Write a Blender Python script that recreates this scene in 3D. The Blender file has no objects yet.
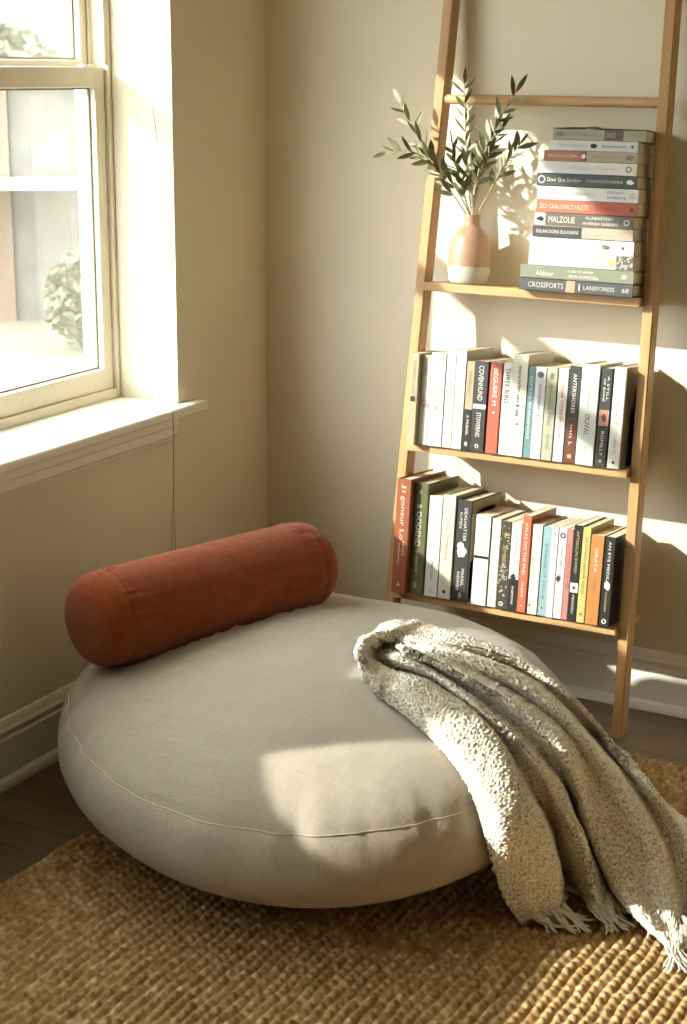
import bpy, bmesh, math, random
import numpy as np
from mathutils import Vector, Matrix, Euler, noise

scene = bpy.context.scene
COL = scene.collection
random.seed(7)
rng = np.random.default_rng(7)
R = math.radians

# ------------------------------------------------------------------ camera, sky, sun, exposure
cam_data = bpy.data.cameras.new('camera')
cam = bpy.data.objects.new('camera', cam_data)
COL.objects.link(cam)
cam_data.sensor_fit = 'VERTICAL'
cam_data.sensor_height = 36.0
cam_data.sensor_width = 36.0 * 687 / 1024
cam_data.lens = 1605.3 / 1024 * 36.0
cam_data.clip_start = 0.05
cam_data.clip_end = 200
CX = Vector((0.879141, 0.476503, 0.007436))
CY = -Vector((0.133165, -0.230645, -0.963883))
CZ = -Vector((-0.457578, 0.848379, -0.266223))
cam.matrix_world = Matrix(((CX.x, CY.x, CZ.x, 2.0216), (CX.y, CY.y, CZ.y, -3.3436), (CX.z, CY.z, CZ.z, 1.4), (0, 0, 0, 1)))
cam_data.dof.use_dof = True
cam_data.dof.focus_distance = 3.15
cam_data.dof.aperture_fstop = 10
scene.camera = cam

SKY_STRENGTH = 6.6
SUN_STRENGTH = 6.6
world = bpy.data.worlds.new('world')
scene.world = world
world.use_nodes = True
bg = world.node_tree.nodes['Background']
bg.inputs['Color'].default_value = (0.96, 0.985, 1.03, 1)
bg.inputs['Strength'].default_value = SKY_STRENGTH

sun_data = bpy.data.lights.new('sun', 'SUN')
sun_data.energy = SUN_STRENGTH
sun_data.color = (1.0, 0.97, 0.91)
sun_data.angle = R(0.9)
sun = bpy.data.objects.new('sun', sun_data)
COL.objects.link(sun)
SUN_DIR = Vector((1.0, 0.862, -0.65)).normalized()
sun.rotation_euler = SUN_DIR.to_track_quat('-Z', 'Y').to_euler()
sun.location = (-4, -4, 4)

scene.view_settings.view_transform = 'Standard'
scene.view_settings.look = 'None'
scene.view_settings.exposure = 1.22
scene.view_settings.gamma = 1.0
scene.view_settings.use_curve_mapping = False
scene.cycles.use_denoising = True
scene.cycles.denoising_input_passes = 'RGB_ALBEDO_NORMAL'
scene.cycles.denoising_prefilter = 'ACCURATE'
scene.cycles.max_bounces = 10
scene.cycles.diffuse_bounces = 6
scene.cycles.transparent_max_bounces = 12
scene.cycles.sample_clamp_indirect = 6.0

# ------------------------------------------------------------------ helpers
def link(o, parent=None):
    COL.objects.link(o)
    if parent is not None:
        o.parent = parent
    return o

def meta(o, label=None, cat=None, group=None, kind=None):
    if label: o['label'] = label
    if cat: o['category'] = cat
    if group: o['group'] = group
    if kind: o['kind'] = kind
    return o

def empty(name, loc=(0, 0, 0), rot=(0, 0, 0), label=None, cat=None, group=None, kind=None):
    o = bpy.data.objects.new(name, None)
    o.empty_display_size = 0.05
    o.location = loc
    o.rotation_euler = rot
    link(o)
    return meta(o, label, cat, group, kind)

def mesh(name, verts, faces, mats, parent=None, smooth=False, midx=None):
    me = bpy.data.meshes.new(name)
    me.from_pydata([tuple(map(float, v)) for v in verts], [], [tuple(map(int, f)) for f in faces])
    for m in (mats if isinstance(mats, (list, tuple)) else [mats]):
        me.materials.append(m)
    if midx is not None:
        me.polygons.foreach_set('material_index', list(midx))
    if smooth:
        me.polygons.foreach_set('use_smooth', [True] * len(me.polygons))
    me.update()
    o = bpy.data.objects.new(name, me)
    return link(o, parent)

def bm_obj(name, bm, mats, parent=None, smooth=False, fix=True):
    if fix:
        bmesh.ops.recalc_face_normals(bm, faces=bm.faces)
    me = bpy.data.meshes.new(name)
    bm.to_mesh(me)
    bm.free()
    for m in (mats if isinstance(mats, (list, tuple)) else [mats]):
        me.materials.append(m)
    if smooth:
        me.polygons.foreach_set('use_smooth', [True] * len(me.polygons))
    o = bpy.data.objects.new(name, me)
    return link(o, parent)

def bm_box(bm, x0, x1, y0, y1, z0, z1, bev=0.0, mi=0, seg=2, mat=None):
    vs = [bm.verts.new((x, y, z)) for x in (x0, x1) for y in (y0, y1) for z in (z0, z1)]
    fi = [(0, 1, 3, 2), (4, 6, 7, 5), (0, 4, 5, 1), (2, 3, 7, 6), (0, 2, 6, 4), (1, 5, 7, 3)]
    fs = [bm.faces.new([vs[i] for i in f]) for f in fi]
    for f_ in fs: f_.material_index = mi
    allv = list(vs)
    if bev > 0:
        es = list({e for f_ in fs for e in f_.edges})
        r = bmesh.ops.bevel(bm, geom=es, offset=bev, segments=seg, affect='EDGES', profile=0.5)
        allv = list({v for f_ in r['faces'] for v in f_.verts} | {v for v in vs if v.is_valid})
        for f_ in r['faces']: f_.material_index = mi
    if mat is not None:
        bmesh.ops.transform(bm, matrix=mat, verts=[v for v in allv if v.is_valid])

def box_obj(name, b, mats, parent=None, bev=0.0):
    bm = bmesh.new()
    bm_box(bm, *b, bev=bev)
    return bm_obj(name, bm, mats, parent)

def bm_tube(bm, pts, radii, sides=8, cap=True, mi=0):
    pts = [Vector(p) for p in pts]
    n = len(pts)
    if not hasattr(radii, '__len__'): radii = [radii] * n
    up = Vector((0.13, 0.27, 1)).normalized()
    rings = []
    prev = None
    for i, p in enumerate(pts):
        d = (pts[min(i + 1, n - 1)] - pts[max(i - 1, 0)]).normalized()
        if prev is None:
            a = d.cross(up)
            if a.length < 1e-3: a = d.cross(Vector((1, 0, 0)))
            a.normalize()
        else:
            a = (prev - d * prev.dot(d)).normalized()
        prev = a
        b = d.cross(a)
        rings.append([bm.verts.new(p + (a * math.cos(2 * math.pi * k / sides) + b * math.sin(2 * math.pi * k / sides)) * radii[i]) for k in range(sides)])
    for i in range(n - 1):
        for k in range(sides):
            f_ = bm.faces.new((rings[i][k], rings[i][(k + 1) % sides], rings[i + 1][(k + 1) % sides], rings[i + 1][k]))
            f_.smooth = True
            f_.material_index = mi
    if cap:
        bm.faces.new(rings[0][::-1]).material_index = mi
        bm.faces.new(rings[-1]).material_index = mi

def lathe(name, prof, mats, parent=None, seg=48, midx=None):
    vs, fs, mi = [], [], []
    n = len(prof)
    for k in range(seg):
        a = 2 * math.pi * k / seg
        for r, z in prof: vs.append((r * math.cos(a), r * math.sin(a), z))
    for k in range(seg):
        k2 = (k + 1) % seg
        for i in range(n - 1):
            fs.append((k * n + i, k2 * n + i, k2 * n + i + 1, k * n + i + 1))
            mi.append(0 if midx is None else midx(prof[i], prof[i + 1]))
    return mesh(name, vs, fs, mats, parent, True, mi)

def extrude_profile(bm, prof, axis, a, b, mi=0):
    """prof: closed list of (u, z); axis 'x' -> runs along x with u = y, axis 'y' -> runs along y with u = x."""
    def P(u, z, t): return (t, u, z) if axis == 'x' else (u, t, z)
    A = [bm.verts.new(P(u, z, a)) for u, z in prof]
    B = [bm.verts.new(P(u, z, b)) for u, z in prof]
    n = len(prof)
    for i in range(n):
        bm.faces.new((A[i], A[(i + 1) % n], B[(i + 1) % n], B[i])).material_index = mi
    bm.faces.new(A[::-1]); bm.faces.new(B)

# ------------------------------------------------------------------ materials
class NT:
    def __init__(self, name):
        self.m = bpy.data.materials.new(name)
        self.m.use_nodes = True
        self.t = self.m.node_tree
        self.b = self.t.nodes['Principled BSDF']
    def n(self, typ, **kw):
        nd = self.t.nodes.new(typ)
        for k, v in kw.items():
            if k in nd.inputs: nd.inputs[k].default_value = v
            else: setattr(nd, k, v)
        return nd
    def l(self, a, ao, b, bi): self.t.links.new(a.outputs[ao], b.inputs[bi])
    def set(self, **kw):
        for k, v in kw.items(): self.b.inputs[k].default_value = v

def coords(w, scale=(1, 1, 1), which='Object', rot=(0, 0, 0)):
    tc = w.n('ShaderNodeTexCoord')
    mp = w.n('ShaderNodeMapping')
    mp.inputs['Scale'].default_value = scale
    mp.inputs['Rotation'].default_value = rot
    w.l(tc, which, mp, 'Vector')
    return mp

def c4(c): return (c[0], c[1], c[2], 1.0)

def ramp(w, stops):
    r = w.n('ShaderNodeValToRGB')
    el = r.color_ramp.elements
    while len(el) < len(stops): el.new(0.5)
    for e, (p, c) in zip(el, stops):
        e.position = p
        e.color = c4(c)
    return r

def bump(w, src, out, strength, dist, prev=None):
    b = w.n('ShaderNodeBump')
    b.inputs['Strength'].default_value = strength
    b.inputs['Distance'].default_value = dist
    w.l(src, out, b, 'Height')
    if prev is not None: w.l(prev, 'Normal', b, 'Normal')
    return b

def plain(name, col, rough=0.6, var=0.06, scale=20, bmp=0.0, spec=0.3, bscale=None, metal=0.0):
    w = NT(name)
    mp = coords(w)
    nz = w.n('ShaderNodeTexNoise', Scale=scale, Detail=4.0)
    w.l(mp, 'Vector', nz, 'Vector')
    lo = [max(0, c * (1 - var)) for c in col]
    hi = [min(1, c * (1 + var)) for c in col]
    r = ramp(w, [(0.3, lo), (0.7, hi)])
    w.l(nz, 'Fac', r, 'Fac')
    w.l(r, 'Color', w.b, 'Base Color')
    w.set(Roughness=rough, Metallic=metal)
    w.b.inputs['Specular IOR Level'].default_value = spec
    if bmp:
        n2 = w.n('ShaderNodeTexNoise', Scale=bscale or scale * 6, Detail=3.0)
        w.l(mp, 'Vector', n2, 'Vector')
        b = bump(w, n2, 'Fac', bmp, 0.002)
        w.l(b, 'Normal', w.b, 'Normal')
    return w.m

def wall_paint(name, col):
    w = NT(name)
    mp = coords(w)
    n1 = w.n('ShaderNodeTexNoise', Scale=1.7, Detail=3.0)
    n2 = w.n('ShaderNodeTexNoise', Scale=150.0, Detail=3.0, Roughness=0.6)
    n3 = w.n('ShaderNodeTexVoronoi', Scale=75.0)
    for n_ in (n1, n2, n3): w.l(mp, 'Vector', n_, 'Vector')
    r = ramp(w, [(0.3, [c * 0.97 for c in col]), (0.7, [min(1, c * 1.02) for c in col])])
    w.l(n1, 'Fac', r, 'Fac')
    w.l(r, 'Color', w.b, 'Base Color')
    b1 = bump(w, n2, 'Fac', 0.22, 0.0016)
    b2 = bump(w, n3, 'Distance', 0.10, 0.0016, b1)
    w.l(b2, 'Normal', w.b, 'Normal')
    w.set(Roughness=0.75)
    w.b.inputs['Specular IOR Level'].default_value = 0.25
    return w.m

def wood(name, a, b, axis_scale=(1, 1, 1), rough=0.5, spec=0.35, grain=55.0):
    """axis_scale stretches the grain: small number on the long axis."""
    w = NT(name)
    mp = coords(w, axis_scale)
    oi = w.n('ShaderNodeObjectInfo')
    va = w.n('ShaderNodeVectorMath', operation='ADD')
    w.l(mp, 'Vector', va, 0); w.l(oi, 'Random', va, 1)
    n1 = w.n('ShaderNodeTexNoise', Scale=grain, Detail=6.0, Roughness=0.65, Distortion=0.5)
    n2 = w.n('ShaderNodeTexNoise', Scale=grain * 0.15, Detail=2.0)
    w.l(va, 'Vector', n1, 'Vector'); w.l(va, 'Vector', n2, 'Vector')
    r = ramp(w, [(0.3, a), (0.52, [(x + y) / 2 for x, y in zip(a, b)]), (0.72, b)])
    w.l(n1, 'Fac', r, 'Fac')
    r2 = ramp(w, [(0.3, (0.86, 0.84, 0.80)), (0.7, (1, 1, 1))])
    w.l(n2, 'Fac', r2, 'Fac')
    mx = w.n('ShaderNodeMixRGB', blend_type='MULTIPLY')
    mx.inputs['Fac'].default_value = 1
    w.l(r, 'Color', mx, 'Color1'); w.l(r2, 'Color', mx, 'Color2')
    w.l(mx, 'Color', w.b, 'Base Color')
    bp = bump(w, n1, 'Fac', 0.15, 0.001)
    w.l(bp, 'Normal', w.b, 'Normal')
    w.set(Roughness=rough)
    w.b.inputs['Specular IOR Level'].default_value = spec
    return w.m

def weave(name, a, b, freq=420.0, rough=0.9, slub=1.0):
    """woven cloth: two crossing thread waves plus slubs"""
    w = NT(name)
    mp = coords(w)
    wx = w.n('ShaderNodeTexWave', Scale=freq / 6.28, Distortion=1.5, bands_direction='X')
    wy = w.n('ShaderNodeTexWave', Scale=freq / 6.28, Distortion=1.5, bands_direction='Y')
    wz = w.n('ShaderNodeTexWave', Scale=freq / 6.28, Distortion=1.5, bands_direction='Z')
    for q in (wx, wy, wz):
        q.inputs['Detail Scale'].default_value = 2.0
        w.l(mp, 'Vector', q, 'Vector')
    ad = w.n('ShaderNodeMath', operation='ADD'); w.l(wx, 'Fac', ad, 0); w.l(wy, 'Fac', ad, 1)
    ad2 = w.n('ShaderNodeMath', operation='ADD'); w.l(ad, 'Value', ad2, 0); w.l(wz, 'Fac', ad2, 1)
    s1 = coords(w, (14, 220, 60)); s2 = coords(w, (220, 14, 60))
    na = w.n('ShaderNodeTexNoise', Scale=1.0, Detail=3.0); nb = w.n('ShaderNodeTexNoise', Scale=1.0, Detail=3.0)
    w.l(s1, 'Vector', na, 'Vector'); w.l(s2, 'Vector', nb, 'Vector')
    sm = w.n('ShaderNodeMath', operation='ADD'); w.l(na, 'Fac', sm, 0); w.l(nb, 'Fac', sm, 1)
    hf = w.n('ShaderNodeMath', operation='MULTIPLY'); hf.inputs[1].default_value = 0.5
    w.l(sm, 'Value', hf, 0)
    r = ramp(w, [(0.36, a), (0.62, b)])
    w.l(hf, 'Value', r, 'Fac')
    w.l(r, 'Color', w.b, 'Base Color')
    b1 = bump(w, ad2, 'Value', 0.10, 0.0006)
    b2 = bump(w, hf, 'Value', 0.5 * slub, 0.0022, b1)
    w.l(b2, 'Normal', w.b, 'Normal')
    w.set(Roughness=rough)
    w.b.inputs['Specular IOR Level'].default_value = 0.1
    w.b.inputs['Sheen Weight'].default_value = 0.15
    return w.m

M = {}
M['wall'] = wall_paint('cream_wall_paint', (0.70, 0.635, 0.50))
M['wall_dark'] = wall_paint('dark_brown_wall_paint', (0.07, 0.045, 0.025))  # for unseen front wall and panel, kept dark to cut bounced light
M['wall_warm'] = wall_paint('warm_cream_wall_paint', (0.85, 0.72, 0.50))  # for the unseen right wall, tone chosen to bounce warm light
M['ceiling'] = plain('ceiling_paint', (0.82, 0.76, 0.64), 0.8, 0.02, 3)
M['trim'] = plain('white_trim_paint', (0.78, 0.74, 0.65), 0.4, 0.02, 6, spec=0.4)
M['vinyl'] = plain('cream_vinyl_frame', (0.72, 0.66, 0.52), 0.4, 0.02, 8, spec=0.4)
M['gasket'] = plain('grey_gasket', (0.22, 0.20, 0.16), 0.6)
M['ladder'] = wood('honey_oak_vertical', (0.40, 0.225, 0.09), (0.54, 0.33, 0.15), (1, 1, 0.06))
M['shelf'] = wood('honey_oak_shelf', (0.42, 0.245, 0.10), (0.56, 0.35, 0.165), (0.06, 1, 1))
M['screw'] = plain('steel_screw', (0.28, 0.22, 0.15), 0.35, metal=0.8)
M['linen'] = weave('oatmeal_linen', (0.338, 0.290, 0.227), (0.382, 0.331, 0.262), slub=0.55)
M['seam'] = plain('pale_piping', (0.50, 0.43, 0.33), 0.8, bmp=0.3)
M['rust'] = weave('rust_cotton', (0.18, 0.038, 0.009), (0.245, 0.054, 0.014), freq=620, slub=0.5)
M['cord'] = plain('cord', (0.45, 0.37, 0.26), 0.7)
M['paper'] = None

def paper_mat():
    w = NT('page_paper')
    mp = coords(w, (900, 3, 3))
    n1 = w.n('ShaderNodeTexNoise', Scale=1.0, Detail=2.0)
    w.l(mp, 'Vector', n1, 'Vector')
    r = ramp(w, [(0.3, (0.56, 0.47, 0.32)), (0.65, (0.74, 0.66, 0.49))])
    w.l(n1, 'Fac', r, 'Fac')
    w.l(r, 'Color', w.b, 'Base Color')
    w.l(bump(w, n1, 'Fac', 0.3, 0.0006), 'Normal', w.b, 'Normal')
    w.set(Roughness=0.9)
    w.b.inputs['Specular IOR Level'].default_value = 0.1
    return w.m
M['paper'] = paper_mat()

_cm = {}
def cmat(col, rough=0.42, spec=0.4, tag='jacket'):
    key = (tuple(round(c, 3) for c in col), rough)
    if key not in _cm:
        k = 0.80 if min(col) > 0.45 else 0.55
        if tag != 'ink': col = tuple(c * k for c in col)
        _cm[key] = plain('%s_%d' % (tag, len(_cm)), col, rough, 0.04, 60, spec=spec)
    return _cm[key]

def glass_mat():
    w = NT('window_glass')
    nt = w.t
    nt.nodes.remove(w.b)
    out = nt.nodes['Material Output']
    tr = w.n('ShaderNodeBsdfTransparent'); tr.inputs['Color'].default_value = (0.93, 0.95, 0.93, 1)
    gl = w.n('ShaderNodeBsdfGlossy'); gl.inputs['Roughness'].default_value = 0.03
    df = w.n('ShaderNodeBsdfDiffuse'); df.inputs['Color'].default_value = (0.75, 0.73, 0.68, 1)  # diffuse share laid in as a haze veil over the view outside
    mp = coords(w, (1, 9, 1.2))
    nz = w.n('ShaderNodeTexNoise', Scale=3.0, Detail=4.0)
    w.l(mp, 'Vector', nz, 'Vector')
    mr = w.n('ShaderNodeMapRange'); mr.inputs['To Min'].default_value = 0.08; mr.inputs['To Max'].default_value = 0.16
    w.l(nz, 'Fac', mr, 'Value')
    m1 = w.n('ShaderNodeMixShader'); m1.inputs['Fac'].default_value = 0.05
    w.l(tr, 'BSDF', m1, 1); w.l(gl, 'BSDF', m1, 2)
    m2 = w.n('ShaderNodeMixShader')
    w.l(mr, 'Result', m2, 'Fac')
    w.l(m1, 'Shader', m2, 1); w.l(df, 'BSDF', m2, 2)
    w.l(m2, 'Shader', out, 'Surface')
    return w.m
M['glass'] = glass_mat()

def floor_mat():
    w = NT('dark_wood_planks')
    mp = coords(w)
    br = w.n('ShaderNodeTexBrick')
    br.offset = 0.37
    br.inputs['Scale'].default_value = 1.0
    br.inputs['Brick Width'].default_value = 0.95
    br.inputs['Row Height'].default_value = 0.083
    br.inputs['Mortar Size'].default_value = 0.0016
    br.inputs['Mortar Smooth'].default_value = 0.3
    br.inputs['Color1'].default_value = (0.13, 0.084, 0.048, 1)
    br.inputs['Color2'].default_value = (0.19, 0.13, 0.078, 1)
    br.inputs['Mortar'].default_value = (0.03, 0.018, 0.01, 1)
    w.l(mp, 'Vector', br, 'Vector')
    m2 = coords(w, (1.2, 22, 1))
    nz = w.n('ShaderNodeTexNoise', Scale=5.0, Detail=7.0, Roughness=0.65, Distortion=0.6)
    w.l(m2, 'Vector', nz, 'Vector')
    r = ramp(w, [(0.3, (0.62, 0.60, 0.58)), (0.7, (1.1, 1.08, 1.05))])
    w.l(nz, 'Fac', r, 'Fac')
    mx = w.n('ShaderNodeMixRGB', blend_type='MULTIPLY'); mx.inputs['Fac'].default_value = 1
    w.l(br, 'Color', mx, 'Color1'); w.l(r, 'Color', mx, 'Color2')
    w.l(mx, 'Color', w.b, 'Base Color')
    b1 = bump(w, nz, 'Fac', 0.12, 0.001)
    b2 = bump(w, br, 'Fac', -0.4, 0.001, b1)
    w.l(b2, 'Normal', w.b, 'Normal')
    w.set(Roughness=0.42)
    return w.m
M['floor'] = floor_mat()

def jute_mat():
    w = NT('jute_braid')
    mp = coords(w)
    n1 = w.n('ShaderNodeTexNoise', Scale=60.0, Detail=3.0)
    n2 = w.n('ShaderNodeTexNoise', Scale=3.0, Detail=2.0)
    ms = coords(w, (900, 160, 160), rot=(0, 0, R(35)))
    n3 = w.n('ShaderNodeTexNoise', Scale=1.0, Detail=3.0)
    w.l(mp, 'Vector', n1, 'Vector'); w.l(mp, 'Vector', n2, 'Vector'); w.l(ms, 'Vector', n3, 'Vector')
    r1 = ramp(w, [(0.30, (0.29, 0.165, 0.066)), (0.55, (0.45, 0.295, 0.138)), (0.75, (0.72, 0.54, 0.32))])
    w.l(n1, 'Fac', r1, 'Fac')
    r2 = ramp(w, [(0.3, (0.85, 0.83, 0.80)), (0.7, (1, 1, 1))])
    w.l(n2, 'Fac', r2, 'Fac')
    mx = w.n('ShaderNodeMixRGB', blend_type='MULTIPLY'); mx.inputs['Fac'].default_value = 1
    w.l(r1, 'Color', mx, 'Color1'); w.l(r2, 'Color', mx, 'Color2')
    w.l(mx, 'Color', w.b, 'Base Color')
    w.l(bump(w, n3, 'Fac', 0.7, 0.002), 'Normal', w.b, 'Normal')
    w.set(Roughness=0.9)
    w.b.inputs['Specular IOR Level'].default_value = 0.1
    return w.m
M['jute'] = jute_mat()

def knit_mat():
    w = NT('heathered_wool')
    mp = coords(w)
    n1 = w.n('ShaderNodeTexNoise', Scale=210.0, Detail=3.0, Roughness=0.7)
    n2 = w.n('ShaderNodeTexVoronoi', Scale=150.0)
    n3 = w.n('ShaderNodeTexNoise', Scale=700.0, Detail=2.0)
    for q in (n1, n2, n3): w.l(mp, 'Vector', q, 'Vector')
    r1 = ramp(w, [(0.34, (0.25, 0.185, 0.11)), (0.43, (0.56, 0.495, 0.385)), (0.58, (0.84, 0.785, 0.665))])
    w.l(n1, 'Fac', r1, 'Fac')
    w.l(r1, 'Color', w.b, 'Base Color')
    b1 = bump(w, n2, 'Distance', -0.4, 0.003)
    b2 = bump(w, n3, 'Fac', 0.35, 0.0012, b1)
    w.l(b2, 'Normal', w.b, 'Normal')
    w.set(Roughness=0.95)
    w.b.inputs['Specular IOR Level'].default_value = 0.05
    w.b.inputs['Sheen Weight'].default_value = 0.25
    return w.m
M['knit'] = knit_mat()
M['fringe'] = plain('wool_fringe', (0.60, 0.55, 0.45), 0.9, 0.15, 200, bmp=0.4)
M['leaf'] = plain('olive_leaf', (0.12, 0.12, 0.048), 0.45, 0.35, 30, spec=0.4)
M['leaf_pale'] = plain('olive_leaf_underside', (0.36, 0.36, 0.24), 0.6, 0.2, 30)
M['stem'] = plain('olive_stem', (0.42, 0.36, 0.22), 0.7, 0.2, 40)
M['clay'] = plain('blush_clay', (0.36, 0.215, 0.135), 0.42, 0.10, 90, spec=0.45)
M['glaze'] = plain('pale_grey_glaze', (0.46, 0.44, 0.37), 0.3, 0.06, 90, spec=0.5)
M['clay_in'] = plain('clay_inside', (0.2, 0.13, 0.09), 0.8)

# ------------------------------------------------------------------ the room
ROOM_X, ROOM_Y, ROOM_Z = 3.0, -4.7, 2.5
WT = 0.26
W_TOP, W_BOT = 1.905, 0.655
OPEN = [(-1.866, -0.387), (-3.404, -1.925)]
SILL2 = 0.125            # unseen second window's stool, raised to trim the sun on the cushion

def struct(o):
    o['kind'] = 'structure'
    return o

struct(box_obj('floor', (-WT, ROOM_X + 0.2, ROOM_Y - 0.2, 0.2, -0.12, 0.0), M['floor']))
struct(box_obj('ceiling', (-WT, ROOM_X + 0.2, ROOM_Y - 0.2, 0.2, ROOM_Z, ROOM_Z + 0.12), M['ceiling']))
struct(box_obj('wall_back', (-WT, ROOM_X + 0.2, 0.0, 0.2, 0.0, ROOM_Z), M['wall']))
struct(box_obj('wall_right', (ROOM_X, ROOM_X + 0.2, ROOM_Y, 0.0, 0.0, ROOM_Z), M['wall_warm']))
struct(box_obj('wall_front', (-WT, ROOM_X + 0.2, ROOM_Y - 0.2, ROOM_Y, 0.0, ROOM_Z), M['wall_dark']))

def left_wall():
    ys = sorted({ROOM_Y, 0.0, *[v for o_ in OPEN for v in o_]})
    zs = [0.0, W_BOT, W_TOP, ROOM_Z]
    vs, fs = [], []
    idx = {}
    def V(x, y, z):
        k = (x, y, z)
        if k not in idx:
            idx[k] = len(vs); vs.append(k)
        return idx[k]
    def hole(i, j):
        return j == 1 and any(abs(ys[i] - a) < 1e-6 and abs(ys[i + 1] - b) < 1e-6 for a, b in OPEN)
    for i in range(len(ys) - 1):
        for j in range(3):
            y0, y1, z0, z1 = ys[i], ys[i + 1], zs[j], zs[j + 1]
            if hole(i, j):
                fs.append((V(0, y0, z0), V(0, y1, z0), V(-WT, y1, z0), V(-WT, y0, z0)))
                fs.append((V(0, y0, z1), V(-WT, y0, z1), V(-WT, y1, z1), V(0, y1, z1)))
                fs.append((V(0, y1, z0), V(0, y1, z1), V(-WT, y1, z1), V(-WT, y1, z0)))
                fs.append((V(0, y0, z0), V(-WT, y0, z0), V(-WT, y0, z1), V(0, y0, z1)))
            else:
                fs.append((V(0, y0, z0), V(0, y1, z0), V(0, y1, z1), V(0, y0, z1)))
                fs.append((V(-WT, y0, z0), V(-WT, y0, z1), V(-WT, y1, z1), V(-WT, y1, z0)))
    return struct(mesh('wall_left', vs, fs, M['wall']))
left_wall()

# unseen dark panel added low on the right wall to cut bounced light
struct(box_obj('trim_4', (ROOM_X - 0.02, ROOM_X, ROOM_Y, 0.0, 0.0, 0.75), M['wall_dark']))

BASE = [(0, 0), (0.030, 0), (0.0295, 0.008), (0.026, 0.016), (0.018, 0.021), (0.0165, 0.022), (0.0165, 0.098), (0.0135, 0.101), (0.0135, 0.108),
        (0.0165, 0.112), (0.0165, 0.117), (0.012, 0.122), (0.0095, 0.130), (0.006, 0.137), (0, 0.138)]
bm = bmesh.new(); extrude_profile(bm, BASE, 'y', ROOM_Y, 0.0)
struct(bm_obj('baseboard_left', bm, M['trim']))
bm = bmesh.new(); extrude_profile(bm, [(-u, z) for u, z in BASE], 'x', 0.0, ROOM_X)
struct(bm_obj('baseboard_back', bm, M['trim']))

# window stool (nose strip along both windows, board inside each opening)
bm = bmesh.new()
bm_box(bm, 0.0, 0.034, -1.890, -0.312, 0.645, 0.668, bev=0.006)
bm_box(bm, -0.2, 0.001, OPEN[0][0], OPEN[0][1], 0.645, 0.668)
struct(bm_obj('trim_1', bm, M['trim']))
bm = bmesh.new()
bm_box(bm, 0.0, 0.034, -3.480, -1.892, 0.645 + SILL2, 0.668 + SILL2, bev=0.006)  # unseen stool, lifted to hold sun off the cushion's left
bm_box(bm, 0.0, 0.016, -3.450, -1.895, 0.645, 0.645 + SILL2)
bm_box(bm, -0.157, 0.001, OPEN[1][0], OPEN[1][1], 0.645, 0.668 + SILL2)
struct(bm_obj('trim_3', bm, M['trim']))
APR = [(0, 0.592), (0.008, 0.592), (0.010, 0.600), (0.014, 0.604), (0.014, 0.622), (0.018, 0.626), (0.018, 0.645), (0, 0.645)]
bm = bmesh.new(); extrude_profile(bm, APR, 'y', -3.45, -0.410)
struct(bm_obj('trim_2', bm, M['trim']))

def make_window():
    root = empty('window_1', (0, OPEN[0][1], 0), kind='structure')
    y1 = OPEN[0][0] - OPEN[0][1]
    z0, z1 = 0.668, W_TOP
    bm = bmesh.new()
    for ya, yb in ((-0.012, 0.0), (y1, y1 + 0.012)):
        bm_box(bm, -0.25, -0.158, ya, yb, z0, z1, bev=0.002)
    bm_box(bm, -0.25, -0.160, y1, 0, z1 - 0.022, z1, bev=0.002)
    bm_box(bm, -0.25, -0.160, y1, 0, z0, z0 + 0.022, bev=0.002)
    # side stops
    for ya, yb in ((-0.021, -0.011), (y1 + 0.011, y1 + 0.021)):
        bm_box(bm, -0.2045, -0.2005, ya, yb, z0 + 0.02, z1 - 0.02)
        bm_box(bm, -0.1655, -0.160, ya, yb, 1.405, z1 - 0.02, bev=0.001)
    bm_obj('window_frame', bm, M['vinyl'], root)
    def sash(name, xa, xb, za, zb, st, bot, top):
        bm = bmesh.new()
        ya, yb = y1 + 0.013, -0.013
        bm_box(bm, xa, xb, ya, ya + st, za, zb, bev=0.003)
        bm_box(bm, xa, xb, yb - st, yb, za, zb, bev=0.003)
        bm_box(bm, xa, xb, ya + st - 0.003, yb - st + 0.003, za, za + bot, bev=0.003)
        bm_box(bm, xa, xb, ya + st - 0.003, yb - st + 0.003, zb - top, zb, bev=0.003)
        s = bm_obj(name, bm, M['vinyl'], root)
        xm = (xa + xb) / 2
        g = bmesh.new()
        for a_, b_ in ((xm - 0.010, xm - 0.006),):
            bm_box(g, a_, b_, ya + st - 0.004, yb - st + 0.004, za + bot - 0.004, zb - top + 0.004)
        bm_obj('pane', g, M['glass'], s)
        g = bmesh.new()
        i0, i1, j0, j1 = ya + st, yb - st, za + bot, zb - top
        for q in ((i0, i0 + 0.004, j0, j1), (i1 - 0.004, i1, j0, j1), (i0, i1, j0, j0 + 0.004), (i0, i1, j1 - 0.004, j1)):
            bm_box(g, xm - 0.004, xm + 0.001, *q)
        bm_obj('gasket', g, M['gasket'], s)
        return s
    low = sash('lower_sash', -0.200, -0.168, z0 + 0.022, 1.400, 0.034, 0.048, 0.044)
    upp = sash('upper_sash', -0.240, -0.206, 1.372, z1 - 0.020, 0.031, 0.042, 0.030)
    g = bmesh.new()
    ym = y1 / 2
    bm_box(g, -0.197, -0.172, ym - 0.028, ym + 0.028, 1.400, 1.408, bev=0.003)
    bm_tube(g, [(-0.185, ym, 1.405), (-0.185, ym, 1.420)], [0.011, 0.009], 12)
    bm_box(g, -0.191, -0.180, ym - 0.052, ym + 0.006, 1.412, 1.420, bev=0.003)
    bm_obj('sash_lock', g, M['trim'], low)
    for yy in (-0.055, y1 + 0.055):
        g = bmesh.new()
        bm_box(g, -0.194, -0.174, yy - 0.022, yy + 0.022, 1.400, 1.4045, bev=0.002)
        bm_obj('tilt_latch', g, M['trim'], low)
    return root

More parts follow.
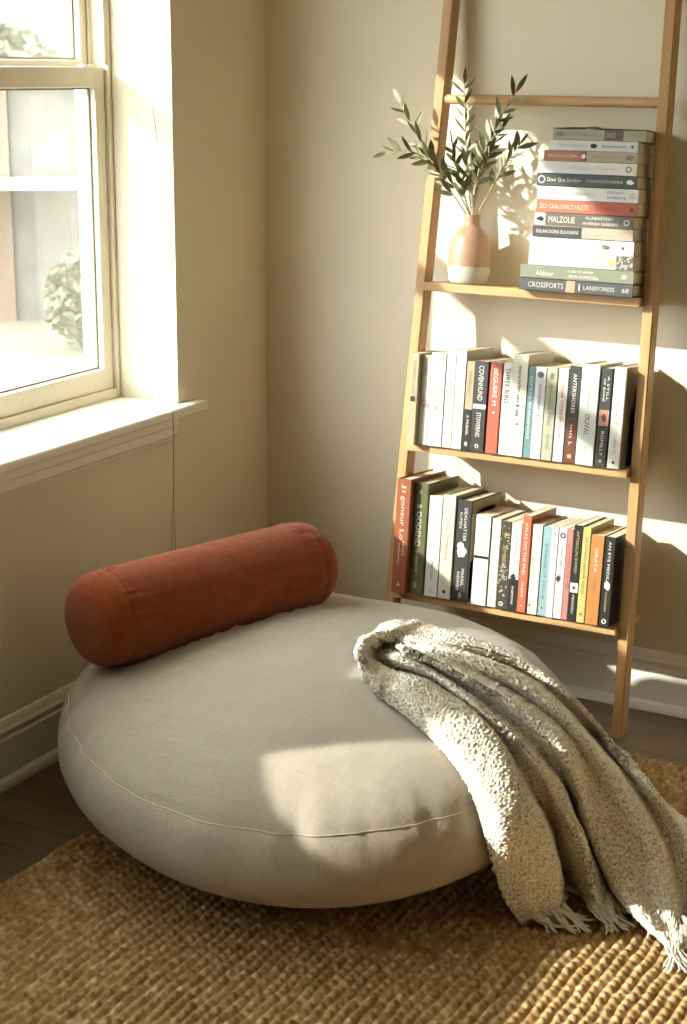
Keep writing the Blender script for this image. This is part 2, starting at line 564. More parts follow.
def copy_tree(o, parent=None):
    c = o.copy()
    COL.objects.link(c)
    if parent is not None: c.parent = parent
    for ch in list(o.children): copy_tree(ch, c)
    return c
w1 = make_window()
w2 = copy_tree(w1)
w2.name = 'window_2'  # unseen second window, added to bring sun onto cushion and rug
w2.location = (0, OPEN[1][1], 0)

# blind cord hanging out of the window recess and down the wall
bm = bmesh.new()
cp = [(-0.090, -0.394, 1.82), (-0.085, -0.394, 1.65), (-0.079, -0.395, 1.538), (-0.065, -0.397, 1.456), (-0.047, -0.400, 1.373), (-0.019, -0.410, 1.185), (-0.005, -0.420, 1.047), (0.008, -0.430, 0.908), (0.023, -0.445, 0.778),
      (0.0355, -0.460, 0.690), (0.0370, -0.462, 0.662), (0.0368, -0.461, 0.640), (0.030, -0.452, 0.595), (0.022, -0.442, 0.53), (0.014, -0.434, 0.45)]
bm_tube(bm, cp, 0.0012, 6)
bm_tube(bm, [(0.014, -0.434, 0.45), (0.012, -0.429, 0.40), (0.012, -0.427, 0.35), (0.012, -0.427, 0.29)], 0.0010, 6)
bm_tube(bm, [(0.014, -0.434, 0.45), (0.012, -0.439, 0.40), (0.012, -0.441, 0.35), (0.012, -0.441, 0.30)], 0.0010, 6)
o = bm_obj('blind_cord', bm, M['cord'])
meta(o, 'thin beige blind cord hanging over the window sill and down the wall', 'cord')

# unseen box added on the near end of the stool, blocks sun off cushion
pl = empty('sun_blocker', (-0.085, -1.455, 0.668), label='unseen wooden box added on the window sill to block sun, beyond the left edge', cat='sun_blocker')
bm = bmesh.new()
bm_box(bm, -0.055, 0.055, -0.40, 0.40, 0.0, 0.012)
for a_ in ((-0.055, -0.045, -0.40, 0.40), (0.045, 0.055, -0.40, 0.40), (-0.046, 0.046, -0.40, -0.39), (-0.046, 0.046, 0.39, 0.40)):
    bm_box(bm, *a_, 0.0, 0.203, bev=0.002)
bm_obj('box', bm, M['shelf'], pl)
box_obj('blocker_fill', (-0.0445, 0.0445, -0.389, 0.389, 0.012, 0.185), plain('blocker_fill_brown', (0.05, 0.035, 0.025), 0.95, 0.4, 60, bmp=0.6), pl)

# ------------------------------------------------------------------ outside the window
M['siding'] = plain('grey_boards', (0.13, 0.125, 0.11), 0.8, 0.2, 6)
M['roofw'] = plain('white_canopy', (0.55, 0.55, 0.54), 0.6)
M['bush'] = plain('outdoor_leaf', (0.115, 0.12, 0.08), 0.8, 0.3, 2)
M['bark'] = plain('outdoor_bark', (0.07, 0.055, 0.04), 0.9, 0.3, 8)
M['lawn'] = plain('lawn', (0.12, 0.125, 0.085), 0.9, 0.2, 4)
def brick_mat():
    w = NT('outdoor_brick')
    mp = coords(w)
    sw = w.n('ShaderNodeSeparateXYZ'); cb = w.n('ShaderNodeCombineXYZ')
    w.l(mp, 'Vector', sw, 'Vector')
    ad = w.n('ShaderNodeMath', operation='ADD'); w.l(sw, 'X', ad, 0); w.l(sw, 'Y', ad, 1)
    w.l(ad, 'Value', cb, 'X'); w.l(sw, 'Z', cb, 'Y')
    br = w.n('ShaderNodeTexBrick', Scale=1.0)
    br.inputs['Brick Width'].default_value = 0.22
    br.inputs['Row Height'].default_value = 0.075
    br.inputs['Mortar Size'].default_value = 0.008
    br.inputs['Color1'].default_value = (0.16, 0.10, 0.07, 1)
    br.inputs['Color2'].default_value = (0.14, 0.088, 0.06, 1)
    br.inputs['Mortar'].default_value = (0.16, 0.13, 0.10, 1)
    w.l(cb, 'Vector', br, 'Vector')
    w.l(br, 'Color', w.b, 'Base Color')
    w.set(Roughness=0.9)
    return w.m
M['brick'] = brick_mat()

GZ = -0.75
struct(box_obj('ground', (-40, -0.30, -40, 40, GZ - 0.3, GZ), M['lawn']))

# garage across the yard (its front turned towards the window)
gar = empty('garage', (-6.95, 7.85, GZ), (0, 0, R(40.5)), 'low grey boarded garage with a brick corner seen through the window', 'building')
bm = bmesh.new()
bm_box(bm, -0.30, 3.4, 0.0, 3.0, 0.0, 2.05)
for k in range(24):
    x = -0.28 + 0.155 * k
    bm_box(bm, x, x + 0.045, -0.006, 0.002, 0.0, 2.05)
bm_obj('boarded_wall', bm, M['siding'], gar)
box_obj('brick_pier', (-1.6, -0.31, -0.10, 3.0, 0.0, 2.08), M['brick'], gar)
box_obj('roof_slab', (-1.7, 3.6, -0.22, 3.1, 2.09, 2.16), M['siding'], gar)
bm = bmesh.new()
bm_box(bm, -1.9, 0.30, -0.75, -0.11, 1.17, 1.235, bev=0.01)
bm_obj('porch_canopy', bm, M['roofw'], gar)
bm = bmesh.new()
bm_tube(bm, [(0.62, -0.055, 0.02), (0.62, -0.055, 2.05)], 0.035, 12)
bm_obj('downpipe', bm, M['roofw'], gar)

def foliage(name, n, cen, rad, size, mat, parent, seed):
    r = np.random.default_rng(seed)
    vs, fs = [], []
    for i in range(n):
        d = r.normal(size=3); d /= np.linalg.norm(d)
        p = np.array(cen) + d * np.array(rad) * r.uniform(0.35, 1.0) ** 0.5
        a = r.normal(size=3); a /= np.linalg.norm(a)
        b = np.cross(a, r.normal(size=3)); b /= np.linalg.norm(b)
        c = np.cross(a, b)
        s = size * r.uniform(0.6, 1.3)
        k = len(vs)
        vs += [p - a * s, p + b * s * 0.45 + c * s * 0.1, p + a * s, p - b * s * 0.45 + c * s * 0.1]
        fs.append((k, k + 1, k + 2, k + 3))
    return mesh(name, vs, fs, mat, parent)

def tree(loc, h, rad, label, seed, n=4200):
    t = empty('garden_tree', loc, label=label, cat='tree', group=None)
    bm = bmesh.new()
    bm_tube(bm, [(0, 0, 0), (0.05, 0.03, h * 0.4), (0.0, 0.0, h * 0.8)], [0.14, 0.10, 0.04], 10)
    r = random.Random(seed)
    for k in range(6):
        a = r.uniform(0, 6.28)
        bm_tube(bm, [(0.02, 0.02, h * (0.4 + 0.05 * k)), (math.cos(a) * rad * 0.7, math.sin(a) * rad * 0.7, h * (0.6 + 0.06 * k))], [0.05, 0.015], 6)
    bm_obj('trunk', bm, M['bark'], t)
    foliage('crown', n, (0, 0, h * 0.74), (rad, rad, h * 0.26), 0.17, M['bush'], t, seed)
    return t
tree((-13.6, 14.6, GZ), 2.75, 1.25, 'round leafy tree rising behind the garage at the left of the upper pane', 3)
tree((-9.6, 18.2, GZ), 2.45, 1.1, 'smaller leafy tree behind the garage, right of the taller one', 5)
bush = empty('garden_shrub', (-5.55, 6.75, GZ), label='dark green shrub in front of the garage, low in the window', cat='shrub')
foliage('shrub_leaves', 2600, (0, 0, 0.40), (0.50, 0.42, 0.42), 0.055, M['bush'], bush, 11)
bm = bmesh.new()
for k in range(5):
    a = 1.2566 * k
    bm_tube(bm, [(0, 0, 0), (0.12 * math.cos(a), 0.12 * math.sin(a), 0.35), (0.28 * math.cos(a), 0.28 * math.sin(a), 0.7)], [0.02, 0.014, 0.006], 6)
bm_obj('shrub_stems', bm, M['bark'], bush)

# ------------------------------------------------------------------ jute rug
def make_rug():
    x0, x1, y0, y1 = 0.300, 1.95, -1.95, -0.276
    p = 0.0192
    st = 0.0034
    nx, ny = int((x1 - x0) / st), int((y1 - y0) / st)
    xs = np.linspace(x0, x1, nx); ys = np.linspace(y0, y1, ny)
    X, Y = np.meshgrid(xs, ys, indexing='ij')
    wob = 0.0022 * np.sin(Y * 9.0 + 1.3) + 0.0016 * np.sin(Y * 23 + X * 7) + 0.0012 * np.sin(Y * 61 + X * 31)
    U = (X + wob) / p
    row = np.floor(U)
    fr = U - row
    h1 = np.abs(np.sin(np.pi * fr)) ** 0.7
    ph = np.mod(np.sin(row * 12.9898) * 43758.5453, 1.0)
    # braid: slanted plump stitches along each row
    V = Y / 0.0185 + ph * 0.35 + 0.5 * np.mod(row, 2) + (fr - 0.5) * 0.55 + 0.18 * np.sin(Y * 47 + row * 2.1)
    h2 = np.abs(np.sin(np.pi * V)) ** 0.6
    cell = np.mod(np.sin(row * 78.233 + np.floor(V) * 37.719) * 43758.5453, 1.0)
    Z = 0.0030 + 0.0110 * h1 * (0.42 + 0.58 * h2) * (0.82 + 0.36 * cell)
    edge = np.minimum(np.minimum(X - x0, x1 - X), np.minimum(Y - y0, y1 - Y))
    Z *= np.clip(edge / 0.006, 0, 1) ** 0.5
    Z = np.maximum(Z, 0.0008)
    a = R(-1.2)
    XC, YC = x0, y1
    XR = XC + (X - XC) * math.cos(a) - (Y - YC) * math.sin(a)
    YR = YC + (X - XC) * math.sin(a) + (Y - YC) * math.cos(a)
    co = np.stack([XR, YR, Z], -1).reshape(-1, 3).astype(np.float32)
    i, j = np.meshgrid(np.arange(nx - 1), np.arange(ny - 1), indexing='ij')
    q = np.stack([i * ny + j, (i + 1) * ny + j, (i + 1) * ny + j + 1, i * ny + j + 1], -1).reshape(-1, 4)
    me = bpy.data.meshes.new('jute_rug')
    me.vertices.add(len(co)); me.vertices.foreach_set('co', co.ravel())
    me.loops.add(q.size); me.loops.foreach_set('vertex_index', q.ravel().astype(np.int32))
    me.polygons.add(len(q))
    me.polygons.foreach_set('loop_start', (np.arange(len(q)) * 4).astype(np.int32))
    me.polygons.foreach_set('use_smooth', np.ones(len(q), dtype=bool))
    me.materials.append(M['jute'])
    me.update(calc_edges=True)
    o = link(bpy.data.objects.new('jute_rug', me))
    meta(o, 'chunky braided natural jute rug lying under the round floor cushion', 'rug')
make_rug()

# ------------------------------------------------------------------ round floor cushion
PQ = (0.633, -0.864, 0.496, 0.562, 0.522, 0.36, 0.179, 2.374, 2.082, -0.027, 0.004)
BOL_A = np.array([0.273, -1.078]); BOL_ANG = 1.2575; BOL_L = 0.541; BOL_R = 0.0935; BOL_Z = 0.405

def bolster_floor(x, y):
    """height of the underside of the bolster over (x, y), or a large number"""
    d = np.array([math.cos(BOL_ANG), math.sin(BOL_ANG)])
    rx, ry = x - BOL_A[0], y - BOL_A[1]
    s = rx * d[0] + ry * d[1]
    t = -rx * d[1] + ry * d[0]
    if s < -0.01 or s > BOL_L + 0.01 or abs(t) > BOL_R * 1.02: return 9.0
    e = min(s + 0.01, BOL_L + 0.01 - s)
    r = BOL_R * (0.93 + 0.08 * min(1, e / 0.05)) + 0.003
    if abs(t) >= r: return 9.0
    return BOL_Z - math.sqrt(r * r - t * t)

def make_pouf():
    cx, cy, rx, ry, ro, h, zm, nt, nb, c3, s3 = PQ
    NS, NP = 220, 70
    base_z = 0.0155
    vs, fs = [], []
    zseam = 0.243
    for k in range(NP + 1):
        t = -1 + 2 * k / NP
        a = t * math.pi / 2
        if a >= 0:
            rr = max(0, math.cos(a)) ** (2 / nt); z = zm + (h - zm) * math.sin(a) ** (2 / nt)
        else:
            rr = max(0, math.cos(a)) ** (2 / nb); z = zm - zm * math.sin(-a) ** (2 / nb)
        z = max(z, base_z)
        for j in range(NS):
            th = 2 * math.pi * j / NS
            m = 1 + c3 * math.cos(3 * th) + s3 * math.sin(3 * th)
            # gathers running away from the seam
            ds = abs(z - zseam)
            g = math.exp(-(ds / 0.035) ** 2)
            n1 = noise.noise(Vector((math.cos(th) * 9, math.sin(th) * 9, z * 4)))
            n2 = noise.noise(Vector((math.cos(th) * 20, math.sin(th) * 20, z * 7)))
            n3 = noise.noise(Vector((math.cos(th) * rr * 4, math.sin(th) * rr * 4, z * 5)))
            rad = rr * m * (1 + g * (0.006 * n1 + 0.008 * n2) + 0.0030 * n2 * math.exp(-(ds / 0.09) ** 2) - 0.006 * math.exp(-(ds / 0.006) ** 2) + 0.006 * n3)
            u = rx * math.cos(th - ro) * rad; v = ry * math.sin(th - ro) * rad
            x = cx + u * math.cos(ro) - v * math.sin(ro); y = cy + u * math.sin(ro) + v * math.cos(ro)
            zz = z
            if a > 0.3: zz += 0.004 * noise.noise(Vector((x * 6, y * 6, 1.7))) + 0.0015 * noise.noise(Vector((x * 20, y * 20, 4.1)))
            bf = bolster_floor(x, y)
            if a > 0: zz = min(zz, max(bf, 0.1))
            vs.append((x - cx, y - cy, zz))
    for k in range(NP):
        for j in range(NS):
            j2 = (j + 1) % NS
            fs.append((k * NS + j, k * NS + j2, (k + 1) * NS + j2, (k + 1) * NS + j))
    root = empty('floor_cushion', (cx, cy, 0.0), label='large round oatmeal linen floor cushion lying on the jute rug', cat='cushion')
    o = mesh('cushion_body', vs, fs, M['linen'], root, True)
    bm = bmesh.new(); bm.from_mesh(o.data)
    bmesh.ops.remove_doubles(bm, verts=bm.verts, dist=0.0004)
    bmesh.ops.recalc_face_normals(bm, faces=bm.faces)
    bm.to_mesh(o.data); bm.free()
    o.data.polygons.foreach_set('use_smooth', [True] * len(o.data.polygons))
    # piping on the seam
    pts = []
    s = (zseam - zm) / (h - zm)
    rr = (1 - s ** nt) ** (1 / nt)
    for j in range(241):
        th = 2 * math.pi * j / 240
        m = 1 + c3 * math.cos(3 * th) + s3 * math.sin(3 * th)
        n3 = noise.noise(Vector((math.cos(th) * rr * 4, math.sin(th) * rr * 4, zseam * 5)))
        n1 = noise.noise(Vector((math.cos(th) * 9, math.sin(th) * 9, zseam * 4)))
        rad = rr * m * (1 - 0.0035 + 0.006 * n3 + 0.006 * n1 + 0.011 * noise.noise(Vector((math.cos(th) * 20, math.sin(th) * 20, zseam * 7))))
        u = rx * math.cos(th - ro) * rad; v = ry * math.sin(th - ro) * rad
        pts.append((u * math.cos(ro) - v * math.sin(ro), u * math.sin(ro) + v * math.cos(ro), zseam + 0.001 * math.sin(th * 5)))
    bm = bmesh.new(); bm_tube(bm, pts, 0.0011, 6, cap=False)
    meta(bm_obj('seam', bm, M['seam'], root, True), 'pale stitched seam round the cushion')
make_pouf()

# ------------------------------------------------------------------ bolster
def make_bolster():
    root = empty('bolster', (BOL_A[0], BOL_A[1], BOL_Z), (0, 0, BOL_ANG), 'rust red cylindrical bolster lying on the floor cushion against the wall', 'cushion')
    r = BOL_R
    L = BOL_L
    prof = [(-0.027, 0.0), (-0.0265, 0.3), (-0.024, 0.55), (-0.019, 0.72), (-0.011, 0.84), (0.000, 0.915), (0.012, 0.957), (0.022, 0.975), (0.029, 0.980), (0.0315, 0.978), (0.035, 0.982), (0.042, 0.992), (0.050, 1.0), (0.058, 1.004)]
    NA = 160
    rows = [(s, k) for s, k in prof]
    for q in np.linspace(0.064, L - 0.064, 60): rows.append((q, 1.0))
    rows += [(L - s, k) for s, k in prof[::-1]]
    vs, fs = [], []
    for s, k in rows:
        e = min(s, L - s)
        for j in range(NA):
            a = 2 * math.pi * j / NA
            n0 = noise.noise(Vector((s * 5, math.cos(a) * 1.2, math.sin(a) * 1.2)))
            nf = noise.noise(Vector((s * 7 + math.sin(a) * 1.5, math.cos(a) * 11, math.sin(a) * 11)))
            ng = noise.noise(Vector((s * 22 + 0.6 * math.sin(a * 2), math.cos(a) * 2.2, math.sin(a) * 2.2 + 5)))
            puck = math.exp(-((e - 0.044) / 0.016) ** 2)
            mid = math.exp(-((s - L * 0.52) / 0.07) ** 2)
            rr = r * k * (1 + 0.012 * n0 + 0.055 * puck * nf + 0.013 * ng * (0.4 + 1.5 * mid) - (0.014 if 0.029 < e < 0.034 else 0))
            vs.append((s, rr * math.cos(a), rr * math.sin(a)))
    n = len(rows)
    for i in range(n - 1):
        for j in range(NA):
            fs.append((i * NA + j, i * NA + (j + 1) % NA, (i + 1) * NA + (j + 1) % NA, (i + 1) * NA + j))
    o = mesh('bolster_body', vs, fs, M['rust'], root, True)
    bm = bmesh.new(); bm.from_mesh(o.data)
    bmesh.ops.remove_doubles(bm, verts=bm.verts, dist=0.0003)
    bmesh.ops.recalc_face_normals(bm, faces=bm.faces)
    bm.to_mesh(o.data); bm.free()
    o.data.polygons.foreach_set('use_smooth', [True] * len(o.data.polygons))
make_bolster()

# ------------------------------------------------------------------ knitted throw
NET=[[(0.792,-0.974,0.357),(0.813,-0.999,0.359),(0.835,-1.02,0.355),(0.858,-1.033,0.351),(0.88,-1.046,0.347),(0.948,-1.076,0.331),(1.025,-1.113,0.298),(1.078,-1.139,0.257),(1.106,-1.155,0.2),(1.121,-1.12,0.104),(1.132,-1.095,0.055),(1.143,-1.071,0.02)],[(0.778,-0.964,0.367),(0.816,-1.022,0.384),(0.841,-1.035,0.38),(0.862,-1.034,0.373),(0.899,-1.056,0.377),(0.979,-1.089,0.354),(1.053,-1.113,0.321),(1.113,-1.141,0.275),(1.146,-1.156,0.214),(1.154,-1.117,0.169),(1.16,-1.089,0.108),(1.166,-1.063,0.03)],[(0.752,-0.929,0.369),(0.802,-1.005,0.396),(0.816,-0.975,0.381),(0.854,-0.984,0.376),(0.916,-1.012,0.383),(0.987,-1.023,0.365),(1.066,-1.052,0.33),(1.129,-1.085,0.286),(1.168,-1.075,0.216),(1.18,-1.053,0.171),(1.189,-1.037,0.108),(1.197,-1.023,0.03)],[(0.737,-0.905,0.37),(0.796,-1.002,0.407),(0.771,-0.903,0.362),(0.81,-0.913,0.359),(0.893,-0.914,0.353),(0.967,-0.943,0.332),(1.053,-0.983,0.298),(1.117,-1.003,0.246),(1.135,-0.936,0.144),(1.144,-0.919,0.07),(1.151,-0.906,0.035),(1.158,-0.894,0.015)],[(0.723,-0.879,0.371),(0.785,-0.982,0.411),(0.756,-0.864,0.362),(0.845,-0.951,0.394),(0.925,-0.958,0.378),(1.016,-0.99,0.351),(1.09,-1.012,0.32),(1.146,-1.012,0.271),(1.183,-0.993,0.198),(1.211,-0.993,0.161),(1.23,-0.994,0.103),(1.249,-0.994,0.03)],[(0.714,-0.854,0.371),(0.774,-0.958,0.413),(0.755,-0.837,0.363),(0.803,-0.854,0.366),(0.903,-0.895,0.356),(1.0,-0.908,0.322),(1.075,-0.923,0.287),(1.13,-0.915,0.232),(1.15,-0.85,0.138),(1.191,-0.866,0.066),(1.221,-0.878,0.034),(1.248,-0.889,0.015)],[(0.708,-0.832,0.371),(0.769,-0.933,0.414),(0.759,-0.82,0.367),(0.837,-0.912,0.4),(0.913,-0.926,0.387),(1.024,-0.933,0.357),(1.098,-0.929,0.32),(1.159,-0.938,0.274),(1.199,-0.925,0.155),(1.237,-0.942,0.1),(1.308,-0.997,0.055),(1.392,-1.04,0.02)],[(0.705,-0.801,0.371),(0.769,-0.905,0.414),(0.771,-0.824,0.376),(0.815,-0.851,0.383),(0.889,-0.896,0.391),(0.992,-0.838,0.338),(1.079,-0.836,0.297),(1.144,-0.842,0.245),(1.218,-0.877,0.165),(1.27,-0.904,0.11),(1.329,-0.957,0.06),(1.396,-1.024,0.02)],[(0.702,-0.767,0.37),(0.768,-0.868,0.406),(0.784,-0.846,0.385),(0.826,-0.861,0.392),(0.884,-0.865,0.392),(1.011,-0.849,0.361),(1.102,-0.843,0.316),(1.165,-0.835,0.258),(1.247,-0.861,0.19),(1.302,-0.882,0.135),(1.346,-0.924,0.075),(1.394,-1.004,0.02)],[(0.706,-0.733,0.368),(0.771,-0.84,0.406),(0.795,-0.838,0.394),(0.829,-0.833,0.391),(0.884,-0.82,0.385),(0.979,-0.727,0.325),(1.072,-0.709,0.27),(1.12,-0.642,0.179),(1.23,-0.736,0.14),(1.297,-0.787,0.08),(1.342,-0.856,0.04),(1.381,-0.901,0.015)],[(0.714,-0.702,0.366),(0.778,-0.813,0.405),(0.795,-0.797,0.393),(0.824,-0.779,0.385),(0.89,-0.791,0.383),(0.996,-0.735,0.341),(1.088,-0.725,0.289),(1.136,-0.66,0.197),(1.254,-0.767,0.17),(1.312,-0.781,0.12),(1.37,-0.821,0.075),(1.425,-0.875,0.02)],[(0.722,-0.656,0.357),(0.758,-0.713,0.377),(0.778,-0.705,0.37),(0.809,-0.703,0.365),(0.859,-0.682,0.353),(0.952,-0.647,0.322),(1.059,-0.681,0.275),(1.119,-0.647,0.201),(1.215,-0.716,0.16),(1.269,-0.687,0.105),(1.325,-0.659,0.05),(1.426,-0.736,0.015)]]

def catmull(P, t):
    """P: (n, k) control rows, t in [0, n-1]"""
    n = len(P)
    i = np.clip(np.floor(t).astype(int), 0, n - 2)
    f = (t - i)[:, None]
    p0 = P[np.clip(i - 1, 0, n - 1)]; p1 = P[i]; p2 = P[i + 1]; p3 = P[np.clip(i + 2, 0, n - 1)]
    return 0.5 * ((2 * p1) + (-p0 + p2) * f + (2 * p0 - 5 * p1 + 4 * p2 - p3) * f ** 2 + (-p0 + 3 * p1 - 3 * p2 + p3) * f ** 3)

def grid_mesh(name, G, mat, parent):
    nu, nv = G.shape[:2]
    co = G.reshape(-1, 3).astype(np.float32)
    i, j = np.meshgrid(np.arange(nu - 1), np.arange(nv - 1), indexing='ij')
    q = np.stack([i * nv + j, (i + 1) * nv + j, (i + 1) * nv + j + 1, i * nv + j + 1], -1).reshape(-1, 4)
    me = bpy.data.meshes.new(name)
    me.vertices.add(len(co)); me.vertices.foreach_set('co', co.ravel())
    me.loops.add(q.size); me.loops.foreach_set('vertex_index', q.ravel().astype(np.int32))
    me.polygons.add(len(q))
    me.polygons.foreach_set('loop_start', (np.arange(len(q)) * 4).astype(np.int32))
    me.polygons.foreach_set('use_smooth', np.ones(len(q), dtype=bool))
    me.materials.append(mat)
    me.update(calc_edges=True)
    return link(bpy.data.objects.new(name, me), parent)

def arclen(G, axis):
    d = np.linalg.norm(np.diff(G, axis=axis), axis=2)
    z = np.zeros_like(d.take([0], axis=axis))
    return np.concatenate([z, np.cumsum(d, axis=axis)], axis=axis)

def make_throw():
    N = np.array(NET)                       # (12 columns, 12 rows, 3)
    NU, NV = 380, 500                       # across, along
    # along each column first, then across
    tv = np.linspace(0, 11, NV)
    A = np.stack([catmull(N[c], tv) for c in range(12)], 0)             # 12, NV, 3
    tu = np.linspace(0, 11, NU)
    G = np.stack([catmull(A[:, k], tu) for k in range(NV)], 1)          # NU, NV, 3
    def normals(G):
        du = np.gradient(G, axis=0); dv = np.gradient(G, axis=1)
        n = np.cross(du, dv)
        n /= np.linalg.norm(n, axis=2, keepdims=True) + 1e-9
        if n[..., 2].mean() < 0: n = -n
        return n
    n = normals(G)
    su = arclen(G, 0).mean(axis=1, keepdims=True) * np.ones((1, NV))
    sv = arclen(G, 1).mean(axis=0, keepdims=True) * np.ones((NU, 1))
    # slow wrinkles
    wr = np.zeros((NU, NV))
    for (a, b, ph, am) in ((31, 9, .4, .0022), (17, 21, 1.9, .0018), (52, 14, 2.6, .0012), (-23, 33, .9, .0014)):
        wr += am * np.sin(a * su + b * sv + ph + 1.2 * np.sin(7 * sv))
    # chunky stitches
    pu, pv = 0.0086, 0.0074
    ju = 0.9 * np.sin(sv * 190 + su * 40) + 0.7 * np.sin(sv * 77 - su * 133) + 0.5 * np.sin(su * 310 + sv * 170)
    U = su / pu + 0.25 * ju
    r_ = np.floor(sv / pv + (0.45 * np.sin(su * 120 + sv * 33) + 0.3 * np.sin(su * 287 - sv * 91)))
    V = sv / pv + (0.45 * np.sin(su * 120 + sv * 33) + 0.3 * np.sin(su * 287 - sv * 91))
    U = U + 0.5 * np.mod(r_, 2)
    cell = np.mod(np.sin(np.floor(U) * 12.9898 + r_ * 78.233) * 43758.5453, 1.0)
    st = (np.abs(np.sin(np.pi * U)) ** 0.6) * (np.abs(np.sin(np.pi * V)) ** 0.6)
    disp = wr + 0.0038 * st * (0.55 + 0.75 * cell)
    G2 = G + n * disp[..., None]
    G2[..., 2] = np.maximum(G2[..., 2], 0.0235)
    root = empty('throw_blanket', (1.0, -0.9, 0.0), label='chunky grey and cream knitted throw draped over the floor cushion onto the rug', cat='blanket')
    off = np.array([1.0, -0.9, 0.0])
    o = grid_mesh('knitted_cloth', G2 - off, M['knit'], root)
    md = o.modifiers.new('thickness', 'SOLIDIFY')
    md.thickness = 0.007
    md.offset = -1 if n[..., 2].mean() > 0 else 1
    # make sure face normals agree with the up side
    me = o.data
    if sum(p.normal.z for p in list(me.polygons)[::500]) < 0: me.flip_normals()
    # fringe: bundles of strands at the lower end
    rr = random.Random(4)
    end = G2[:, -1]; din = end - G2[:, -16]
    k = 4
    while k < NU - 3:
        p = Vector(end[k]) - Vector(off)
        d = Vector(din[k]); d.z = 0
        d = d.normalized() if d.length > 1e-4 else Vector((0.6, -0.6, 0))
        d = (d + Vector((0.15 + rr.uniform(-.45, .45), -0.85, 0))).normalized()
        side = Vector((-d.y, d.x, 0))
        bm = bmesh.new()
        Lb = rr.uniform(0.040, 0.062)
        sw = rr.uniform(-0.4, 0.4)
        for s in range(5):
            o1 = side * rr.uniform(-0.005, 0.005)
            sp = rr.uniform(-0.022, 0.022) + sw * Lb * 0.5
            L = Lb * rr.uniform(0.75, 1.1)
            wv = rr.uniform(-0.010, 0.010)
            z0 = p.z - 0.002
            pts = []
            for q in range(8):
                t = q / 7
                P = p + o1 * (1 - 0.4 * math.sin(t * 3)) + d * (L * t - 0.004) + side * (sp * t * t + wv * math.sin(t * 5 + s))
                P.z = max(0.0180 + 0.0015 * s, z0 * (1 - t) ** 1.6 + 0.018 + 0.004 * math.sin(t * 3.1))
                pts.append(P)
            bm_tube(bm, pts, [0.0024, 0.0027, 0.0026, 0.0025, 0.0024, 0.0023, 0.0021, 0.0012], 6)
        bm_obj('tassel', bm, M['fringe'], root, True)
        k += rr.choice([7, 8, 9])
make_throw()

# ------------------------------------------------------------------ leaning ladder shelf
LEAN = math.atan2(0.15, 1.54)
LO = Vector((0, -0.21, 0))
e1 = Vector((1, 0, 0)); e2 = Vector((0, math.sin(LEAN), math.cos(LEAN))); e3 = Vector((0, math.cos(LEAN), -math.sin(LEAN)))
def LW(x, u, w): return LO + e1 * x + e2 * u + e3 * w
LROT = Matrix(((1, 0, 0), (0, e3.y, e2.y), (0, e3.z, e2.z)))       # local x, y(back), z(up the rail)
def lmat(x, u, w, extra=None):
    m = LROT.copy()
    if extra is not None: m = m @ extra
    return Matrix.Translation(LW(x, u, w)) @ m.to_4x4()

SHELF_U = [(0.9505, 0.103), (0.5915, 0.135), (0.2495, 0.160)]       # top surface along the rail, depth of back edge
def rail_l(u): return 0.445 + 0.0405 * u                           # inner face of the left rail
def rail_r(u): return 0.9975 - 0.0135 * u                          # inner face of the right rail
def make_ladder():
    root = empty('ladder_shelf', label='leaning honey oak ladder shelf holding books, propped against the back wall', cat='shelf')
    root.matrix_world = lmat(0, 0, 0)
    U0, U1 = 0.0, 1.86
    RW, RD = 0.0235, 0.040
    for side in (0, 1):
        bm = bmesh.new()
        us = (U0, U1)
        f_ = rail_l if side == 0 else rail_r
        vs = []
        for u in us:
            xi = f_(u)
            xa, xb = (xi - RW, xi) if side == 0 else (xi, xi + RW)
            lift = math.tan(LEAN) * RD if u == U0 else 0
            wb = RD if u < 1.5 else RD
            vs.append([bm.verts.new(c) for c in ((xa, 0, u), (xb, 0, u), (xb, wb, u + lift), (xa, wb, u + lift))])
        for k in range(4):
            bm.faces.new((vs[0][k], vs[0][(k + 1) % 4], vs[1][(k + 1) % 4], vs[1][k]))
        bm.faces.new(vs[0][::-1]); bm.faces.new(vs[1])
        bmesh.ops.bevel(bm, geom=list(bm.edges), offset=0.0022, segments=2, affect='EDGES')
        bm_obj('rail', bm, M['ladder'], root)
    for u, back in SHELF_U:
        bm = bmesh.new()
        T = 0.019
        bm_box(bm, rail_l(u) + 0.0004, rail_r(u) - 0.0004, -0.020, back, u - T, u, bev=0.002)
        bm_obj('shelf_board', bm, M['shelf'], root)
    u = 1.345
    bm = bmesh.new()
    xa, xb = rail_l(u) - 0.002, rail_r(u) + 0.004
    pts = [(xa + (xb - xa) * t, 0.012, u) for t in (0, 0.004, 0.012, 0.3, 0.6, 0.99, 1)]
    bm_tube(bm, pts, [0.006, 0.0088, 0.0105, 0.0108, 0.0108, 0.0105, 0.0105], 20)
    bm_obj('rung', bm, M['shelf'], root)
    for u in (0.9505, 0.5915, 0.2495, 0.425):
        bm = bmesh.new()
        x = rail_r(u) + RW
        bm_tube(bm, [(x - 0.001, 0.020, u - 0.010), (x + 0.0012, 0.020, u - 0.010)], [0.0045, 0.004], 14)
        bm_obj('screw', bm, M['screw'], root)
make_ladder()

